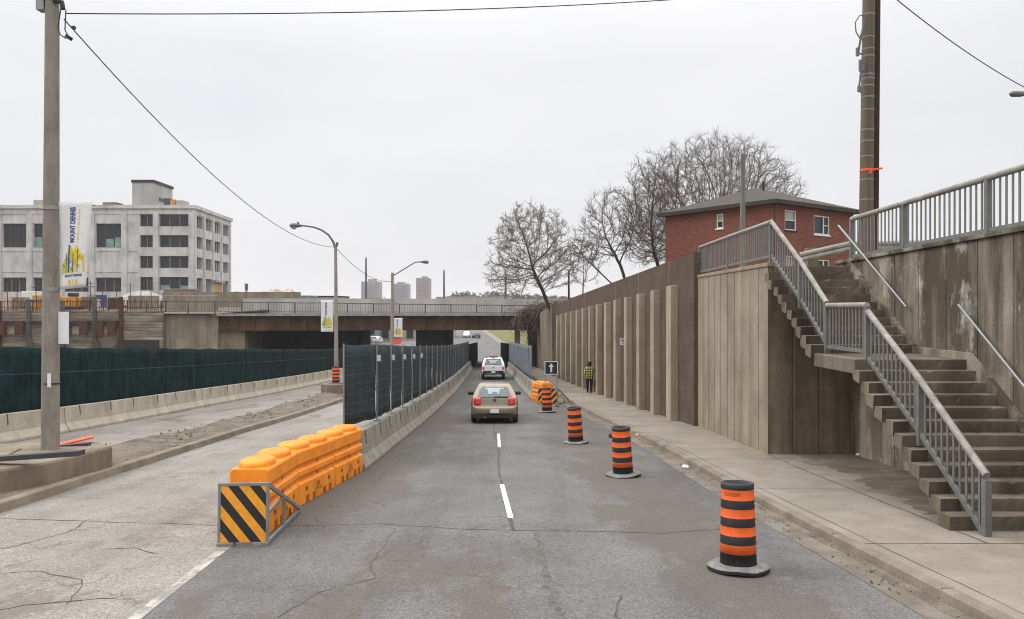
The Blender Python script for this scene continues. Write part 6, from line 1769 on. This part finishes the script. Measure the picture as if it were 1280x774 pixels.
# towers on the skyline
def tower(x0, x1, yt, d_, mat, label, nb_, pent, seed, dep=24):
    A, Bp = at(x0, 392, d_), at(x1, yt, d_); r = empty('apartment_tower', ((A.x + Bp.x) / 2, d_, A.z), label=label, cat='tower', group='apartment towers on the skyline')
    mb = MB(); mb.b2((A.x, d_, A.z - 4), (Bp.x, d_ + dep, Bp.z)); mb.build('wall', mat, r)
    W = Bp.x - A.x
    mb = MB(); mb.b2((A.x + W * pent[0], d_ + 4, Bp.z + .01), (A.x + W * pent[1], d_ + dep - 4, Bp.z + pent[2])); mb.build('roof_block', mat, r)
    z = A.z + 3
    while z < Bp.z - 2:
        mb = MB(); mb.b2((A.x + W * .05, d_ - .25, z), (A.x + W * .95, d_ - .02, z + 1.3)); w_ = mb.build('window_band', M['tower_win'], r)
        z += 2.95
    for k in range(nb_):
        x = A.x + W * (k + .5) / nb_; mb = MB(); mb.b2((x - W * .02, d_ - .9, A.z), (x + W * .02, d_ - .26, Bp.z)); mb.build('balcony_fin', mat, r)
    return r
tower(451.5, 473.5, 352, 900, M['tower_a'], 'broad grey apartment tower on the skyline, left of the short-armed lamp post', 5, (.35, .72, 3), 1)
tower(489.5, 510, 354.5, 950, M['tower_a'], 'grey apartment tower on the skyline partly behind the short-armed lamp post', 5, (.3, .7, 2), 2)
tower(520, 536.5, 347.5, 900, M['tower_b'], 'taller brownish apartment tower on the skyline above the thick dark pier', 4, (.4, .8, 2), 3)
# wooded ridge far off
rf = random.Random(12)
r_ = MB()
def clump(mb, c, R, h, n):
    for _ in range(n):
        a = rf.uniform(0, 2 * pi); q = rf.random() ** .5; x = c[0] + R * q * cos(a); y = c[1] + R * .5 * q * sin(a); z = c[2] + h * rf.random() * sqrt(max(0, 1 - q * q * .9))
        s = rf.uniform(.35, .95); u = Vector((rf.uniform(-1, 1), rf.uniform(-1, 1), rf.uniform(-1, 1))).normalized(); v = u.cross(Vector((rf.uniform(-1, 1), .3, 1))).normalized()
        p = Vector((x, y, z)); mb.add([p - u * s, p + v * s * .8, p + u * s, p - v * s * .8], [(0, 1, 2, 3)])
for px in range(560, 720, 5):
    top = lerp_k([(540, 373), (560, 370), (573, 364), (590, 365), (600, 367.5), (612, 364), (640, 366), (665, 367), (720, 372)], px) + rf.uniform(-1.2, 1)
    c = at(px, 381, 420); t_ = at(px, top, 420); clump(r_, (c.x, 420 + rf.uniform(-15, 15), c.z - 1), 3.2, t_.z - c.z + 1, 340)
for px in range(425, 560, 9):
    c = at(px, 380, 600); t_ = at(px, 372.5 + rf.uniform(-1.5, 2), 600); clump(r_, (c.x, 600, c.z - 1), 4.2, max(1, t_.z - c.z + 1), 150)
tag(r_.build('distant_trees', M['far_tree']), kind='stuff')
shed('far_hall', 545, 640, 371.8, 384, 330, 20, M['bld_grey'], 'long pale low hall far behind the bridge under the wooded ridge', M['bld_white'], wins=8)

# litter by the kerb
def litter(px, py, s, mat, lab, h=0.0, seed=1):
    p = on_road(px, py, h); rr = random.Random(seed); mb = MB(); vs = []; 
    mb.lathe([(0, 0), (s * .8, .01), (s, s * .45), (s * .6, s * .9), (0, s)], 9, (0, 0, 0), smooth=False)
    for i, v in enumerate(mb.v): mb.v[i] = (p.x + v[0] * rr.uniform(.7, 1.25), p.y + v[1] * rr.uniform(.7, 1.25), p.z + v[2] * rr.uniform(.8, 1.2) + .006)
    o = mb.build('litter', mat, loc=p); tag(o, lab, 'litter')
litter(857, 586, .085, M['litter'], 'crumpled white litter lying in the gutter between two drums', 0, 1)
litter(1056, 567, .05, M['litter'], 'scrap of white paper at the foot of the dark recess wall', .137, 2)
litter(1073, 570.5, .06, M['banner'], 'pale blue-white scrap under the stair landing', .137, 3)
litter(797, 545.5, .09, M['pink'], 'pinkish litter at the kerb behind the second drum', .02, 4)
litter(767, 547, .16, M['black'], 'flattened black rubber scrap beside the second drum', 0, 5)
# loose cable hanging under the stairs
mb = MB(); q = [(8.16, 15.3, 1.2), (8.14, 15.25, .75), (8.12, 15.0, .52), (8.14, 14.7, .60), (8.15, 14.55, .82)]
mb.tube([Vector(a) for a in q], .012, 5); mb.tube([(8.15, 14.6, .8), (8.13, 14.35, .45), (8.13, 14.05, .40), (8.15, 13.8, .6)], .012, 5)
o = mb.build('loose_cable', M['wire'], loc=q[0]); tag(o, 'black cable looping down the wall under the stairs', 'cable')

# leaf litter, grit and specks on the sidewalk and in the gutter
rl = random.Random(77); mb = MB(); mg = MB()
for _ in range(900):
    y = 5 + 45 * rl.random() ** 1.6
    w_ = swr(y) - kx(y)
    x = kx(y) + .2 + (w_ - .9) * (rl.random() ** .6 if rl.random() < .7 else 1 - .12 * rl.random())
    if 10 < y < 18.8 and x > 6.3 and rl.random() < .3: x = rl.uniform(6.4, 8.1)
    s = rl.uniform(.006, .022) * (1.6 if rl.random() < .08 else 1); a = rl.uniform(0, 6.28); z = zr(y) + .139
    c, n_ = cos(a) * s, sin(a) * s
    mb.add([(x - c, y - n_, z), (x + n_ * .6, y - c * .6, z + .004), (x + c, y + n_, z + .002), (x - n_ * .6, y + c * .6, z + .003)], [(0, 1, 2, 3)])
for _ in range(450):
    y = 5 + 40 * rl.random() ** 1.5; x = kx(y) - .03 - .42 * rl.random() ** 1.8; s = rl.uniform(.005, .018)
    mg.box((x, y, zr(y) + .012 + s * .3), (s * 1.4, s, s * .8), rz=rl.uniform(0, 3))
for _ in range(220):
    y = rl.uniform(11, 30); x = -3.1 + abs(rl.gauss(0, .35)); s = rl.uniform(.005, .016); mg.box((x, y, zr(y) + s * .3), (s * 1.4, s, s * .8), rz=rl.uniform(0, 3))
tag(mb.build('leaf_litter', M['leaf_brown']), kind='stuff'); tag(mg.build('gutter_gravel', M['dirt']), kind='stuff')
mb = MB()
for k in range(22):
    y = 3.2 + 2.45 * k; x = kx(y); z = zr(y)
    mb.hexa([(x - .003, y - .008, z), (x + .175, y - .008, z), (x + .175, y + .008, z), (x - .003, y + .008, z), (x + .040, y - .008, z + .1385), (x + .175, y - .008, z + .1395), (x + .175, y + .008, z + .1395), (x + .040, y + .008, z + .1385)])
tag(mb.build('kerb_joints', M['tar_soft']), kind='structure')
# ------------------------------------------------------------------ world, sun, camera
w = bpy.data.worlds.new("World"); SC.world = w; w.use_nodes = True
n = w.node_tree.nodes; l = w.node_tree.links
bg = n['Background']; 
sky = n.new('ShaderNodeTexSky'); sky.sky_type = 'NISHITA'; sky.sun_disc = False
EL, AZ = 42.0, 285.0                      # sun behind cloud, high over the left
sky.sun_elevation = radians(EL); sky.sun_rotation = radians(AZ)
tc = n.new('ShaderNodeTexCoord'); sp = n.new('ShaderNodeSeparateXYZ'); l.new(tc.outputs['Generated'], sp.inputs[0])
rp = n.new('ShaderNodeValToRGB'); l.new(sp.outputs['Z'], rp.inputs['Fac'])     # overcast: brighter towards the zenith
e = rp.color_ramp.elements
STOPS = [(0.0, (.84, .838, .86)), (.10, (.865, .865, .885)), (.30, (.92, .92, .94)), (.42, (1.15, 1.15, 1.17)), (.62, (2.35, 2.34, 2.33)), (1.0, (3.4, 3.38, 3.36))]
while len(e) < len(STOPS): e.new(.5)
for k, (p, c) in enumerate(STOPS): e[k].position = p; e[k].color = (*c, 1)
nz = n.new('ShaderNodeTexNoise'); mp = n.new('ShaderNodeMapping'); mp.inputs['Scale'].default_value = (1, 1, 3.2)
l.new(tc.outputs['Generated'], mp.inputs[0]); l.new(mp.outputs[0], nz.inputs['Vector']); nz.inputs['Scale'].default_value = 2.2; nz.inputs['Detail'].default_value = 5
cr = n.new('ShaderNodeValToRGB'); l.new(nz.outputs['Fac'], cr.inputs[0])
cr.color_ramp.elements[0].position = .3; cr.color_ramp.elements[0].color = (.93, .93, .945, 1)
cr.color_ramp.elements[1].position = .7; cr.color_ramp.elements[1].color = (1.05, 1.045, 1.04, 1)
mul = n.new('ShaderNodeMix'); mul.data_type = 'RGBA'; mul.blend_type = 'MULTIPLY'; mul.inputs[0].default_value = 1
l.new(rp.outputs[0], mul.inputs[6]); l.new(cr.outputs[0], mul.inputs[7])
ov = n.new('ShaderNodeMix'); ov.data_type = 'RGBA'; ov.inputs[0].default_value = .94     # the cloud deck over the clear sky
sc10 = n.new('ShaderNodeVectorMath'); sc10.operation = 'SCALE'; sc10.inputs['Scale'].default_value = .1
l.new(sky.outputs[0], sc10.inputs[0]); l.new(sc10.outputs[0], ov.inputs[6]); l.new(mul.outputs[2], ov.inputs[7])
l.new(ov.outputs[2], bg.inputs['Color']); bg.inputs['Strength'].default_value = 1.0
ld = bpy.data.lights.new('sun', 'SUN'); ld.energy = 1.5; ld.angle = radians(22); ld.color = (1, .95, .88)
lo = bpy.data.objects.new('sun', ld); COL.objects.link(lo)
d = Vector((sin(radians(AZ)) * cos(radians(EL)), cos(radians(AZ)) * cos(radians(EL)), sin(radians(EL))))
lo.rotation_euler = (-d).to_track_quat('-Z', 'Y').to_euler()
mb = MB(); mb.b2((-3700, -420, -6.5), (3700, 4350, 48))
hm = bpy.data.materials.new('thin_haze'); hm.use_nodes = True; ht = hm.node_tree
ht.nodes.remove(ht.nodes['Principled BSDF']); pv = ht.nodes.new('ShaderNodeVolumePrincipled'); pv.inputs['Color'].default_value = (.92, .92, .95, 1); pv.inputs['Density'].default_value = .00024; pv.inputs['Anisotropy'].default_value = .2
ht.links.new(pv.outputs[0], ht.nodes['Material Output'].inputs['Volume'])
tag(mb.build('haze', hm), kind='stuff')
SC.cycles.volume_bounces = 1
cd = bpy.data.cameras.new('camera'); co = bpy.data.objects.new('camera', cd); COL.objects.link(co)
co.location = (0, 0, CZ); co.rotation_euler = (radians(90), 0, 0)
cd.sensor_width = 36; cd.lens = 36 * F / 1280; cd.shift_y = -(387 - CY) / 1280; cd.clip_start = .1; cd.clip_end = 9000
SC.camera = co
vs_ = SC.view_settings; vs_.view_transform = 'Standard'; vs_.look = 'None'; vs_.exposure = 0; vs_.gamma = 1; vs_.use_curve_mapping = False
SC.cycles.max_bounces = 5; SC.cycles.diffuse_bounces = 3; SC.cycles.glossy_bounces = 3
SC.cycles.use_denoising = True; SC.cycles.filter_width = 1.05
